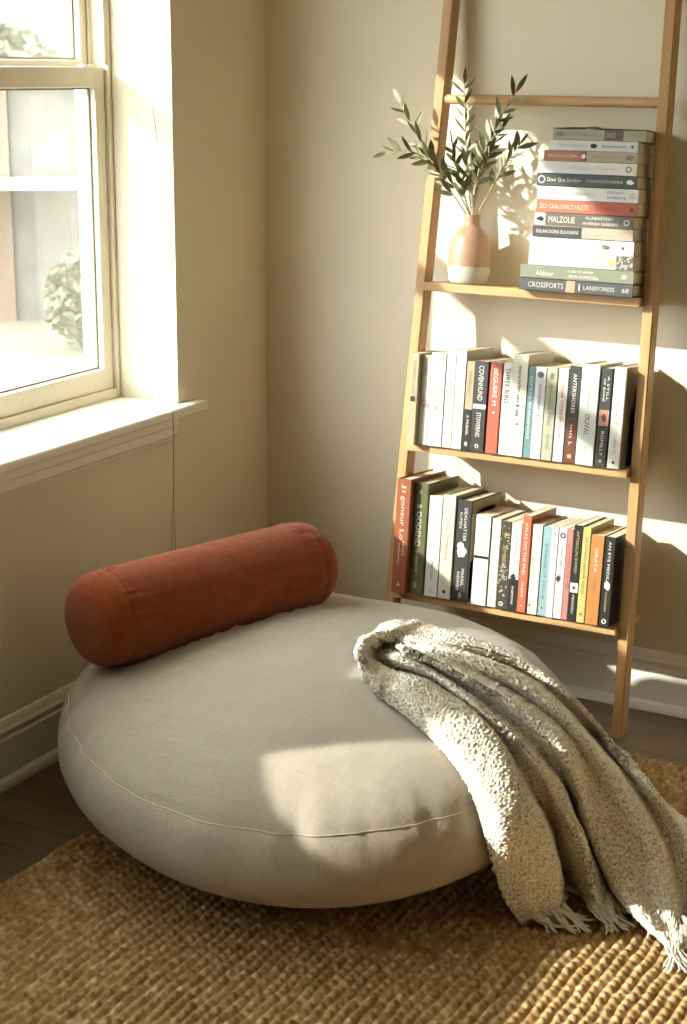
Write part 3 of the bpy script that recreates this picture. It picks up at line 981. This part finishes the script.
# ------------------------------------------------------------------ books
_tx = {}
def text_mesh(body):
    if body not in _tx:
        cu = bpy.data.curves.new('lettering', 'FONT')
        cu.body = body
        cu.align_x = 'CENTER'
        cu.align_y = 'CENTER'
        cu.resolution_u = 2
        tmp = bpy.data.objects.new('lettering', cu)
        me = bpy.data.meshes.new_from_object(tmp)
        co = np.zeros(len(me.vertices) * 3); me.vertices.foreach_get('co', co)
        co = co.reshape(-1, 3)
        lo, hi = co.min(0), co.max(0)
        co = (co - (lo + hi) / 2) / np.maximum(hi - lo, 1e-6)
        fs = [tuple(p.vertices) for p in me.polygons]
        bpy.data.objects.remove(tmp); bpy.data.curves.remove(cu); bpy.data.meshes.remove(me)
        _tx[body] = (co, fs)
    return _tx[body]

INK = {'k': (0.03, 0.028, 0.025), 'w': (0.66, 0.63, 0.56), 'g': (0.17, 0.165, 0.145), 'l': (0.34, 0.325, 0.29), 'r': (0.55, 0.10, 0.05), 'o': (0.75, 0.60, 0.30), 'b': (0.25, 0.16, 0.10),
       'c': (0.52, 0.50, 0.45), 't': (0.06, 0.17, 0.18), 'p': (0.80, 0.55, 0.42), 'v': (0.16, 0.15, 0.10)}
def ink(k): return cmat(INK[k], 0.5, 0.2, 'ink')

def put(parent, name, verts, faces, mat):
    o = mesh(name, verts, faces, mat, parent)
    return o

def spine_text(root, T, H, body, zf, lf, hf, col, xf=0.5, y=-0.0009, upright=False):
    co, fs = text_mesh(body)
    L, h = lf * H * 0.96, hf * T * 0.80
    zc, xc = zf * H, xf * T
    if upright:      # letters stand upright across the spine
        vs = [(xc + c[0] * h, y, zc + c[1] * L) for c in co]
    else:
        vs = [(xc + c[1] * h, y, zc - c[0] * L) for c in co]
    return put(root, 'spine_title', vs, fs, ink(col))

def book(mat, T, H, D, label, group, col, bands=(), texts=(), marks=(), hard=False, side=None, top_warp=False, rough=0.42, cat='book'):
    root = empty('book', label=label, cat=cat, group=group)
    root.matrix_world = mat
    b = 0.0022 if hard else 0.0008
    ov = 0.003 if hard else 0.0006
    # cover: spine and two boards in one folded shell
    e = 0.0016 if hard else 0.0010
    prof = [(0, D), (0, e), (e * 0.3, e * 0.3), (e, 0), (T - e, 0), (T - e * 0.3, e * 0.3), (T, e), (T, D), (T - b, D), (T - b, b + 0.0004), (b, b + 0.0004), (b, D)]
    bm = bmesh.new()
    A = [bm.verts.new((x, y, 0)) for x, y in prof]
    B = [bm.verts.new((x, y, H)) for x, y in prof]
    n = len(prof)
    for i in range(n): bm.faces.new((A[i], A[(i + 1) % n], B[(i + 1) % n], B[i]))
    for S in (A, B):
        for q in ((0, 1, 10, 11), (1, 2, 3, 10), (3, 4, 9, 10), (4, 5, 6, 9), (6, 7, 8, 9)): bm.faces.new([S[k] for k in q])
    bm_obj('cover', bm, cmat(col, rough), root)
    # page block, fore edge a little hollow
    x0, x1 = b + 0.0002, T - b - 0.0002
    y0, y1 = b + 0.001, D - ov
    hol = 0.002
    pp = [(x0, y0), (x1, y0), (x1, y1), ((x0 + x1) / 2 + (x1 - x0) * 0.25, y1 - hol), ((x0 + x1) / 2 - (x1 - x0) * 0.25, y1 - hol), (x0, y1)]
    bm = bmesh.new()
    A = [bm.verts.new((x, y, ov)) for x, y in pp]
    B = [bm.verts.new((x, y, H - ov)) for x, y in pp]
    for i in range(6): bm.faces.new((A[i], A[(i + 1) % 6], B[(i + 1) % 6], B[i]))
    bm.faces.new(A[::-1]); bm.faces.new(B)
    bm_obj('page_block', bm, M['paper'], root)
    for z0, z1, c in bands:
        bm = bmesh.new()
        bm_box(bm, 0.0008, T - 0.0008, -0.0005, 0.0006, z0 * H, z1 * H)
        bm_obj('spine_band', bm, cmat(c, rough), root)
    for t in texts: spine_text(root, T, H, *t)
    for kind, zf, xf, s, c in marks:
        vs, fs = [], []
        zc, xc, r = zf * H, xf * T, s * T
        if kind == 'dot':
            vs = [(xc + r * math.cos(a), -0.0010, zc + r * math.sin(a)) for a in [2 * math.pi * k / 18 for k in range(18)]]
            fs = [tuple(range(18))]
        elif kind == 'ring':
            for k in range(20):
                a = 2 * math.pi * k / 20
                vs += [(xc + r * math.cos(a), -0.0010, zc + r * math.sin(a)), (xc + 0.6 * r * math.cos(a), -0.0010, zc + 0.6 * r * math.sin(a))]
            fs = [(2 * k, 2 * ((k + 1) % 20), 2 * ((k + 1) % 20) + 1, 2 * k + 1) for k in range(20)]
        elif kind == 'blob':
            q = random.Random(int(zf * 1000) + int(T * 1e5))
            vs = [(xc + r * math.cos(a) * q.uniform(0.6, 1.1), -0.0010, zc + 1.6 * r * math.sin(a) * q.uniform(0.6, 1.1)) for a in [2 * math.pi * k / 14 for k in range(14)]]
            fs = [tuple(range(14))]
        elif kind == 'sq':
            vs = [(xc - r, -0.0010, zc - r), (xc + r, -0.0010, zc - r), (xc + r, -0.0010, zc + r), (xc - r, -0.0010, zc + r)]
            fs = [(0, 1, 2, 3)]
        elif kind == 'speck':
            q = random.Random(int(zf * 1000) + 5)
            for k in range(26):
                a, bb = q.uniform(-0.42, 0.42) * T, q.uniform(-0.5, 0.5) * s * H
                m_ = len(vs); u_ = T * q.uniform(0.05, 0.14)
                for an in range(5):
                    th = 1.2566 * an + q.uniform(0, 0.6)
                    vs.append((min(max(xc + a + u_ * math.cos(th), 0.001), T - 0.001), -0.0010, zc + bb + u_ * math.sin(th)))
                fs.append(tuple(range(m_, m_ + 5)))
        put(root, 'spine_emblem', vs, fs, cmat(c, 0.5, 0.2, 'print'))
    if side:
        for (ya, yb, za, zb, c) in side:
            bm = bmesh.new()
            bm_box(bm, T - 0.0002, T + 0.0005, ya * D, yb * D, za * H, zb * H)
            bm_obj('cover_picture', bm, cmat(c, rough), root)
    if top_warp:
        vs, fs = [], []
        K, J = 24, 8
        for i in range(K + 1):
            for j in range(J + 1):
                z = H * (0.004 + 0.992 * i / K)
                f = i / K
                y = D * j / J
                lift = 0.0012 + 0.014 * math.exp(-((f - 0.76) / 0.14) ** 2) * (0.15 + 0.85 * j / J) + 0.002 * (j / J) * math.sin(f * 7)
                vs.append((T + lift, y, z))
        m = len(vs)
        vs += [(v[0] + 0.0006, v[1], v[2]) for v in vs]
        for i in range(K):
            for j in range(J):
                a = i * (J + 1) + j
                fs.append((a, a + 1, a + J + 2, a + J + 1))
                fs.append((m + a, m + a + J + 1, m + a + J + 2, m + a + 1))
        put(root, 'curled_cover', vs, fs, cmat(col, rough))
    return root

CR = (0.70, 0.64, 0.50); WH = (0.74, 0.71, 0.63); PW = (0.66, 0.64, 0.58); TAN = (0.62, 0.48, 0.30); BLK = (0.035, 0.032, 0.028); CHA = (0.07, 0.066, 0.06)
COR = (0.66, 0.17, 0.10); TER = (0.47, 0.145, 0.07); OLI = (0.20, 0.195, 0.085); TEA = (0.20, 0.40, 0.40); SKY = (0.42, 0.60, 0.62); YEL = (0.74, 0.66, 0.22); ORG = (0.72, 0.30, 0.09)
PNK = (0.70, 0.30, 0.25); BRN = (0.20, 0.075, 0.04); SAG = (0.32, 0.34, 0.22); GCR = (0.60, 0.58, 0.40); LBL = (0.50, 0.60, 0.66); TAU = (0.19, 0.165, 0.12)

GM, GB, GS = 'books standing on the middle shelf', 'books standing on the lowest shelf', 'books stacked flat on the top shelf'
MID = [  # x0, x1, height, depth, label, colour, kwargs
 (0.483, 0.5020, 0.203, 0.140, 'thin buff paperback with dark square stamp, leftmost on the middle shelf', (0.66, 0.54, 0.34), dict(texts=[('REVEREND EMILY', .72, .42, .42, 'b'), ('a novel', .28, .16, .3, 'l')], marks=[('sq', .50, .5, .30, CHA)])),
 (0.5030, 0.5250, 0.199, 0.138, 'cream paperback with a pink flourish, second from the left on the middle shelf', WH, dict(texts=[('Indigo quay', .78, .30, .42, 'l')], marks=[('ring', .47, .5, .38, (0.70, 0.45, 0.38)), ('ring', .44, .7, .25, (0.70, 0.45, 0.38))])),
 (0.5265, 0.5610, 0.207, 0.142, 'thick white paperback with faint grey lettering, third from the left on the middle shelf', (0.76, 0.74, 0.68), dict(texts=[('Brantflue', .66, .32, .34, 'l')], marks=[('ring', .41, .5, .13, INK['g'])])),
 (0.5625, 0.5838, 0.214, 0.140, 'slim white paperback with small black mark at its top, fourth on middle shelf', WH, dict(texts=[('Z', .93, .03, .4, 'k'), ('j tirinalo', .68, .30, .3, 'l'), ('CINQUE VALE', .32, .30, .28, 'l')], marks=[('dot', .50, .4, .07, INK['k'])])),
 (0.5865, 0.6100, 0.218, 0.145, 'tall pale grey paperback left of the tan and black one, middle shelf', PW, dict(texts=[('THE SOVEREIGNITE', .66, .56, .38, 'l'), ('ALDERN', .2, .18, .3, 'l')])),
 (0.6115, 0.6302, 0.196, 0.135, 'narrow tan paperback with black lower half, left of the white-banded black book', TAN, dict(bands=[(0, .46, BLK)], texts=[('Hirbor', .76, .26, .5, 'b'), ('A MURREL', .28, .24, .4, 'w')], marks=[('blob', .07, .5, .22, INK['w'])])),
 (0.6310, 0.6628, 0.198, 0.140, 'black book with one white band, left of the coral book on middle shelf', CHA, dict(bands=[(.475, .525, WH)], texts=[('COVENHUND', .76, .40, .46, 'w'), ('STOWERING', .30, .28, .40, 'w')], marks=[('ring', .06, .5, .14, INK['w'])])),
 (0.6680, 0.6955, 0.199, 0.140, 'coral red paperback on the middle shelf', COR, dict(texts=[('BEGUERE M', .73, .42, .46, 'w')], marks=[('dot', .45, .5, .10, INK['w'])])),
 (0.6980, 0.7188, 0.201, 0.138, 'white paperback with bold black capitals, right of coral book on middle shelf', WH, dict(texts=[('THREE BIRD', .75, .40, .60, 'k'), ('arlen', .10, .10, .3, 'l')])),
 (0.7200, 0.7550, 0.221, 0.148, 'tallest cream book with black handwritten lettering, centre of the middle shelf', CR, dict(texts=[('moira bellen', .76, .26, .32, 'k'), ('salt & sea', .50, .22, .32, 'k'), ('x', .32, .03, .2, 'k'), ('quiet hours', .16, .18, .22, 'l')])),
 (0.7566, 0.7720, 0.198, 0.138, 'thin teal paperback on the middle shelf', TEA, dict(texts=[('OPEN ENDINGS', .55, .72, .40, 'w')])),
 (0.7728, 0.7968, 0.198, 0.138, 'pale lilac white paperback with a round crest at its top, right of the teal book', (0.68, 0.66, 0.65), dict(texts=[('INCIDENTAL', .62, .40, .34, 'g')], marks=[('ring', .92, .5, .28, INK['k']), ('dot', .92, .5, .12, INK['g'])])),
 (0.7985, 0.8222, 0.200, 0.140, 'greenish cream paperback with a small emblem at its top, middle shelf', GCR, dict(texts=[('Aventine Hale', .60, .46, .34, 'v'), ('ROE', .2, .16, .26, 'v')], marks=[('blob', .91, .5, .22, INK['v'])])),
 (0.8245, 0.8468, 0.200, 0.140, 'white paperback with red brown lettering, left of the black and brown book', WH, dict(texts=[('UNDER OTHER AS OUTER', .55, .62, .34, 'r')], marks=[('dot', .06, .5, .06, INK['g'])])),
 (0.8480, 0.8746, 0.207, 0.142, 'black book with a red brown lower half, middle shelf', CHA, dict(bands=[(0, .47, BRN)], texts=[('ANTERSHORES', .72, .42, .40, 'w'), ('inn', .33, .14, .34, 'p'), ('L', .20, .04, .3, 'p')], marks=[('sq', .07, .5, .16, INK['o'])])),
 (0.8760, 0.9160, 0.214, 0.146, 'thick pale greenish white book between two black books, right side of middle shelf', (0.64, 0.66, 0.58), dict(hard=True, texts=[('littlefen', .70, .28, .30, 'l'), ('DUVAL', .40, .22, .34, 'g'), ('bay', .14, .10, .24, 'l')])),
 (0.9200, 0.9437, 0.209, 0.142, 'black book with peach picture half way down, second from right on middle shelf', CHA, dict(bands=[(.42, .58, (0.62, 0.34, 0.22))], texts=[('A STILL', .80, .26, .24, 'w', .68), ('OF BONE', .78, .24, .22, 'w', .34), ('ROMILLY', .24, .26, .32, 'w')], marks=[('blob', .50, .5, .26, BRN), ('dot', .06, .5, .12, INK['o'])])),
 (0.9465, 0.9730, 0.214, 0.146, 'white hardback with dark brown picture cover, rightmost on the middle shelf', WH, dict(hard=True, texts=[('Clumad', .66, .46, .44, 'l'), ('ARO', .22, .16, .36, 'l')], marks=[('sq', .06, .5, .10, INK['k'])], side=[(.03, .99, .01, .99, (0.42, 0.33, 0.22)), (.30, .72, .0, .58, (0.12, 0.05, 0.03)), (.42, .60, .56, .80, (0.14, 0.06, 0.035))])),
]
LOW = [
 (0.4670, 0.5018, 0.262, 0.185, 'tall terracotta hardback, first on the left of the lowest shelf', TER, dict(hard=True, texts=[('Ji', .92, .08, .42, 'p'), ('gonsur Lo', .66, .40, .50, 'p'), ('ANNA', .40, .14, .2, 'p', .7), ('MORROWELL', .34, .20, .2, 'p', .4), ('4', .08, .05, .3, 'p')])),
 (0.5028, 0.5370, 0.255, 0.165, 'tall olive green hardback with cream capitals, right of the terracotta one', OLI, dict(hard=True, texts=[('t', .92, .04, .2, 'w', .45), ('& OODEND', .62, .40, .46, 'w', .45), ('OF MEADOW', .30, .22, .24, 'w', .45), ('HI', .08, .05, .34, 'w', .45)])),
 (0.5425, 0.5740, 0.230, 0.150, 'white paperback with grey type low on its spine, right of olive hardback', WH, dict(texts=[('MELDEN', .26, .20, .24, 'g')], marks=[('ring', .06, .5, .12, INK['l'])], side=[(.04, .99, .01, .99, (0.50, 0.22, 0.12))])),
 (0.5765, 0.6070, 0.237, 0.155, 'cream hardback with faint lettering and a dark dot at its foot, lowest shelf', (0.66, 0.62, 0.48), dict(hard=True, texts=[('Inisolfrade', .62, .52, .34, 'l')], marks=[('dot', .07, .5, .14, INK['k'])])),
 (0.6110, 0.6455, 0.230, 0.160, 'black hardback with a white bird shape on its spine, lowest shelf', CHA, dict(hard=True, texts=[('DEALHATTER', .76, .34, .26, 'w', .62), ('KUMEN', .80, .16, .22, 'w', .3), ('MARREL', .24, .18, .24, 'w', .65), ('ANDWOLD', .20, .20, .24, 'w', .35)], marks=[('blob', .50, .5, .34, INK['w']), ('blob', .55, .36, .22, INK['w']), ('blob', .06, .55, .14, INK['l'])],
   side=[(.03, .99, .01, .99, TAN), (.05, .45, .02, .40, CHA), (.3, .8, .55, .9, (0.13, 0.06, 0.04))])),
 (0.6590, 0.6945, 0.203, 0.145, 'white paperback with one thin black band, lowest shelf', WH, dict(bands=[(.52, .55, BLK)], texts=[('in her absence', .76, .30, .22, 'l'), ('o', .1, .03, .16, 'l')])),
 (0.6960, 0.7176, 0.200, 0.140, 'plain pale paperback beside the black and gold patterned one, lowest shelf', (0.68, 0.65, 0.55), dict(texts=[('NOOR', .72, .16, .3, 'l')], marks=[('dot', .55, .5, .1, INK['p']), ('ring', .09, .4, .16, INK['l'])])),
 (0.7186, 0.7436, 0.197, 0.140, 'black paperback speckled with cream flowers, lowest shelf', (0.10, 0.085, 0.06), dict(texts=[('EMBERLINE', .52, .40, .40, 'o')], marks=[('speck', .82, .5, .26, INK['o']), ('speck', .30, .5, .40, INK['l']), ('ring', .06, .5, .2, INK['w'])])),
 (0.7446, 0.7682, 0.197, 0.140, 'pale paperback with a black foot, left of the coral red book on the lowest shelf', (0.64, 0.64, 0.58), dict(bands=[(0, .36, BLK)], texts=[('THE NARROW', .74, .40, .34, 'l'), ('ANEMONE', .18, .22, .28, 'w')], marks=[('blob', .38, .45, .26, INK['k'])])),
 (0.7692, 0.7892, 0.216, 0.150, 'coral red paperback with white lettering on the lowest shelf', (0.70, 0.20, 0.11), dict(texts=[('ATLAS ON THE END', .66, .56, .40, 'w'), ('OLEAN', .24, .16, .36, 'w'), ('i', .07, .02, .2, 'w')])),
 (0.7935, 0.8158, 0.200, 0.146, 'off white paperback directly right of the coral red book on lowest shelf', (0.68, 0.65, 0.54), dict(texts=[('tidewrack', .6, .4, .18, 'b', .16)], marks=[('blob', .10, .2, .12, INK['b'])])),
 (0.8170, 0.8362, 0.198, 0.142, 'light blue paperback on the lowest shelf', SKY, dict(texts=[('SUNRISE OF HOUR', .50, .66, .36, 't')], marks=[('dot', .09, .5, .12, INK['g'])])),
 (0.8372, 0.8524, 0.200, 0.146, 'thin white paperback directly right of the light blue book on lowest shelf', WH, dict(texts=[('LAN', .78, .12, .34, 'g')], marks=[('dot', .93, .5, .14, INK['g']), ('dot', .06, .5, .1, INK['g'])])),
 (0.8532, 0.8718, 0.200, 0.146, 'white paperback with a dark round crest at its top, left of the pink book', (0.76, 0.74, 0.68), dict(texts=[('INSHORE TIDE', .62, .40, .38, 'g'), ('EX', .07, .06, .5, 'g')], marks=[('ring', .92, .5, .34, INK['k']), ('blob', .44, .3, .26, INK['k'])])),
 (0.8727, 0.8860, 0.200, 0.142, 'thin pink paperback left of the black book with a white label', PNK, dict(texts=[('CAMELLIA', .62, .46, .38, 'r')], marks=[('blob', .38, .5, .36, INK['b'])])),
 (0.8870, 0.9062, 0.211, 0.150, 'black book with a white label across its spine, between the pink and yellow books', BLK, dict(bands=[(.30, .40, WH)], texts=[('AFTERSUN SWEEP', .72, .46, .38, 'o'), ('MERIDEN', .18, .20, .32, 'c')], marks=[('sq', .35, .5, .18, INK['g'])])),
 (0.9070, 0.9248, 0.209, 0.150, 'yellow paperback on the lowest shelf', YEL, dict(texts=[('IN LOVED HOUR FIELD', .60, .62, .36, 'v')], marks=[('dot', .09, .5, .16, INK['v'])])),
 (0.9275, 0.9562, 0.196, 0.145, 'orange paperback near the right end of the lowest shelf', ORG, dict(texts=[('GRATA', .72, .28, .30, 'w'), ('MOE', .46, .14, .2, 'b'), ('oak', .05, .05, .2, 'b')])),
 (0.9592, 0.9810, 0.196, 0.148, 'black book with white lettering, rightmost on the lowest shelf', BLK, dict(texts=[('AN EYE MEDIUM', .70, .52, .34, 'w'), ('IVORSEN', .28, .22, .28, 'o')], marks=[('blob', .46, .5, .34, INK['w']), ('ring', .06, .5, .24, INK['w'])],
   side=[(.35, .8, .25, .62, (0.20, 0.07, 0.04))])),
]
def shelve(rows, u, group):
    for i, (x0, x1, H, D, label, col, kw) in enumerate(rows):
        w = -0.046 if i == 0 else -0.030 + random.uniform(-0.002, 0.002)
        book(lmat(x0, u, w), x1 - x0, H, D, label, group, col, **kw)
shelve(MID, 0.5918, GM)
shelve(LOW, 0.2498, GB)

STACK = [  # x0, x1, thickness, label, colour, kwargs (lettering runs left to right; fractions run from the right end)
 (.726, .976, .0262, 'charcoal hardback at the very bottom of the flat stack on the top shelf', (0.105, 0.10, 0.095), dict(hard=True, bands=[(.50, .58, (0.62, 0.44, 0.28))], texts=[('CROSSFORTS', .76, .33, .52, 'c'), ('LANEFORESS', .29, .28, .40, 'c'), ('|', .46, .012, .7, 'c'), ('68', .06, .06, .44, 'c')])),
 (.728, .977, .0268, 'sage green hardback, second from the bottom of the flat stack', SAG, dict(hard=True, texts=[('Aldnor', .78, .17, .46, 'w', .42), ('a tale in winter', .46, .24, .28, 'w', .72), ('ANN OVERDELL', .43, .28, .30, 'w', .30)], marks=[('blob', .08, .5, .22, INK['l'])])),
 (.744, .973, .0298, 'light blue and cream paperback with dark leafy end, third from bottom of flat stack', LBL, dict(bands=[(.16, .52, (0.66, 0.63, 0.54)), (0, .16, TAU)], texts=[('Solvei', .74, .14, .34, 'w'), ('in deep field', .42, .18, .24, 'l')], marks=[('blob', .20, .5, .30, INK['o']), ('speck', .08, .5, .14, INK['l'])])),
 (.744, .971, .0288, 'white paperback with small brown mark, fourth from bottom of flat stack', (0.77, 0.75, 0.69), dict(texts=[('nightfall', .60, .18, .26, 'l'), ('BEL', .38, .08, .22, 'l')], marks=[('blob', .27, .5, .20, INK['v']), ('dot', .24, .5, .12, INK['b']), ('dot', .10, .5, .12, INK['g'])])),
 (.749, .968, .0233, 'half black, half peach paperback, fifth from the bottom of the flat stack', (0.72, 0.54, 0.40), dict(bands=[(.505, 1.0, CHA)], texts=[('SULAN DONS ELKANANI', .75, .44, .38, 'w'), ('overgrown', .28, .24, .28, 'p')])),
 (.751, .967, .0262, 'taupe paperback with large cream letters, sixth from bottom of the flat stack', TAU, dict(bands=[(.89, 1.0, CR)], texts=[('MALZOLIE', .72, .28, .60, 'w'), ('ALABASTERY', .34, .30, .26, 'w', .72), ('FEVERISH GARDEN', .33, .36, .26, 'w', .30)], marks=[('blob', .94, .5, .22, INK['k']), ('ring', .07, .5, .24, INK['w'])])),
 (.753, .973, .0262, 'coral red paperback in the flat stack on the top shelf', (0.68, 0.20, 0.11), dict(bands=[(0, .42, (0.60, 0.13, 0.065))], texts=[('DO CRALONICS HILETS', .72, .50, .46, 'p'), ('SIMMER DOWN RED', .27, .27, .26, 'r')], marks=[('dot', .06, .5, .16, BRN)])),
 (.752, .971, .0275, 'plain white paperback resting right on top of the coral red one', (0.74, 0.71, 0.65), dict(texts=[('CLEAR IS THE RECKONING', .68, .54, .26, 'l'), ('DISTANT', .22, .17, .24, 'g', .70), ('SHORELINE', .21, .19, .24, 'g', .32)], marks=[('ring', .06, .5, .20, INK['l'])])),
 (.749, .967, .0255, 'charcoal paperback with bold white type, upper half of the flat stack', CHA, dict(texts=[('Dour Que Sundane', .72, .36, .46, 'w'), ('A FLAVOURLESS ENDING', .32, .38, .28, 'c')], marks=[('ring', .95, .5, .34, INK['l']), ('blob', .07, .5, .22, INK['w'])])),
 (.758, .964, .0245, 'pale grey white paperback lying just above the charcoal one', (0.67, 0.65, 0.58), dict(texts=[('VAN DUNBERGH', .58, .26, .30, 'l'), ('FOR US', .30, .16, .26, 'l')], marks=[('ring', .08, .5, .26, INK['v'])])),
 (.762, .964, .0218, 'half terracotta, half tan paperback, third from the top of the flat stack', (0.55, 0.45, 0.28), dict(bands=[(.60, 1.0, (0.47, 0.17, 0.08)), (.54, .60, BRN)], texts=[('THE SUN AUCTION', .80, .34, .30, 'p'), ('harvesting oranges', .33, .28, .28, 'v')], marks=[('dot', .57, .5, .22, INK['p']), ('blob', .08, .5, .30, INK['v'])])),
 (.770, .962, .0210, 'pale grey paperback with a tiny shield, second from the top of the flat stack', (0.60, 0.59, 0.56), dict(texts=[('REDESERVING', .72, .32, .36, 'l'), ('Beleweather', .26, .28, .32, 'g')], marks=[('blob', .49, .5, .26, INK['k']), ('dot', .06, .5, .14, INK['g'])])),
 (.777, .977, .0220, 'sage beige paperback with a curled cover, topmost of the flat stack', (0.46, 0.44, 0.29), dict(bands=[(.24, .44, (0.14, 0.085, 0.055))], texts=[('ONE CRASH BETWEEN THE SEAMS', .70, .40, .30, 'v'), ('DAZE', .37, .10, .5, 'o'), ('ivy', .10, .10, .4, 'v')], marks=[('blob', .92, .5, .28, INK['v'])], top_warp=True)),
]
u = 0.9508
FLAT = Matrix.Rotation(R(-90), 3, 'Y')
for x0, x1, T, label, col, kw in STACK:
    yaw = Matrix.Rotation(R(random.uniform(-0.5, 0.5)), 3, 'Z')
    book(lmat(x1, u, -0.050 + random.uniform(-0.002, 0.003), yaw @ FLAT), T, x1 - x0, 0.122, label, GS, col, **kw)
    u += T + 0.0004

# ------------------------------------------------------------------ vase and olive branches
VX, VU, VW = 0.573, 0.9510, 0.030
def make_vase():
    root = empty('vase', label='small blush clay bottle vase with a pale grey dipped base on the top shelf', cat='vase')
    root.matrix_world = lmat(VX, VU, VW)
    P = [(0.0, 0.0), (0.036, 0.0), (0.0405, 0.003), (0.0440, 0.012), (0.0462, 0.026), (0.0468, 0.0385)]
    Q = [(0.0468, 0.0385), (0.0470, 0.050), (0.0468, 0.066), (0.0455, 0.080), (0.0420, 0.095), (0.0360, 0.108), (0.0275, 0.118), (0.0205, 0.1245), (0.0180, 0.130), (0.0176, 0.138), (0.0182, 0.145), (0.0190, 0.149),
         (0.0180, 0.1505), (0.0155, 0.149), (0.0148, 0.138), (0.0150, 0.128), (0.024, 0.112), (0.036, 0.09), (0.040, 0.05), (0.036, 0.012), (0.0, 0.008)]
    lathe('vase_body', Q, [M['clay']], root, 64)
    meta(lathe('dipped_base', P, [M['glaze']], root, 64), 'pale grey glazed base')
make_vase()

def make_branch(tip, ctrl, label, nleaf, seed, w_spread=0.02, start=0.28, side_twigs=0):
    r = random.Random(seed)
    base = (VX + r.uniform(-0.009, 0.009), VU + 0.07, VW + r.uniform(-0.008, 0.008))
    neck = (VX + (ctrl[0] - VX) * 0.10 + r.uniform(-0.004, 0.004), VU + 0.149, VW + r.uniform(-0.007, 0.004))
    O_ = LW(*neck)
    root = empty('olive_branch', O_, label=label, cat='branch', group='olive branches in the clay vase')
    def at(t):
        if t < 0.12:
            q = t / 0.12
            c = [base[i] * (1 - q) + neck[i] * q for i in range(3)]
        else:
            q = (t - 0.12) / 0.88
            c = [neck[i] * (1 - q) ** 2 + ctrl[i] * 2 * q * (1 - q) + tip[i] * q * q for i in range(3)]
        return LW(*c) - O_
    bm = bmesh.new()
    ts = [k / 22 for k in range(23)]
    bm_tube(bm, [at(t) for t in ts], [0.0020 - 0.0014 * t for t in ts], 8)
    bm_obj('twig', bm, M['stem'], root, True)
    vs, fs, mi = [], [], []
    K = 7
    for i in range(nleaf):
        t = start + (1 - start) * (i + 0.5) / nleaf
        p = at(t); d = (at(min(1, t + 0.02)) - at(t - 0.02)).normalized()
        a0 = i * 2.45 + r.uniform(-0.5, 0.5)
        s1 = d.cross(Vector((0.2, 1, 0.1))).normalized(); s2 = d.cross(s1)
        out = s1 * math.cos(a0) + s2 * math.sin(a0) * 0.75
        ld = (d * r.uniform(0.55, 1.0) + out * r.uniform(0.55, 0.95)).normalized()
        if i == nleaf - 1: ld = d
        L = r.uniform(0.040, 0.060) * (1.0 - 0.25 * t)
        Wd = L * r.uniform(0.11, 0.15)
        nrm = ld.cross(s1 * math.sin(a0 + 1) + s2 * math.cos(a0 + 1)).normalized()
        sd = ld.cross(nrm).normalized()
        m0 = len(vs)
        curl = r.uniform(-0.10, 0.14)
        for k in range(K + 1):
            f = k / K
            wd = Wd * (math.sin(math.pi * min(1, f * 0.94 + 0.06)) ** 0.8) * (1 if f < 1 else 0) + 0.0003
            c = p + ld * (L * f) + nrm * (curl * L * f * f)
            wl = LO + e1  # plane helper
            for sgn in (-1, 0, 1):
                q = c + sd * (sgn * wd) + nrm * (0.25 * wd * abs(sgn))
                vs.append(q)
        mat = 1 if r.random() < 0.28 else 0
        for k in range(K):
            for g in (0, 1):
                a = m0 + 3 * k + g
                fs.append((a, a + 1, a + 4, a + 3)); mi.append(mat)
    # keep every leaf clear of the wall behind
    vs = [Vector((v.x, min(v.y, -0.006 - O_.y), v.z)) for v in vs]
    o = mesh('leaves', vs, fs, [M['leaf'], M['leaf_pale']], root, True, mi)
make_branch((0.392, 1.222, -0.055), (0.510, 1.262, -0.050), 'olive branch bending furthest left, past the left rail of the ladder', 22, 1)
make_branch((0.420, 1.335, -0.055), (0.505, 1.200, -0.045), 'olive branch rising to the upper left in front of the left rail', 24, 2)
make_branch((0.563, 1.380, -0.035), (0.565, 1.230, -0.012), 'olive branch standing straight up past the round rung', 24, 3)
make_branch((0.688, 1.362, -0.040), (0.590, 1.240, -0.015), 'olive branch leaning right whose tip crosses the round rung', 20, 4, start=0.40)
make_branch((0.703, 1.255, -0.035), (0.640, 1.195, 0.000), 'olive branch curving right towards the flat stack of books', 20, 5, start=0.42)
make_branch((0.528, 1.245, 0.000), (0.540, 1.190, 0.010), 'short olive sprig leaning left inside the bunch', 16, 6)
make_branch((0.625, 1.250, -0.010), (0.590, 1.190, 0.010), 'short olive sprig leaning right inside the bunch', 17, 7)
make_branch((0.655, 1.290, -0.025), (0.600, 1.210, 0.005), 'middle olive branch leaning right, below the rung', 18, 8, start=0.40)
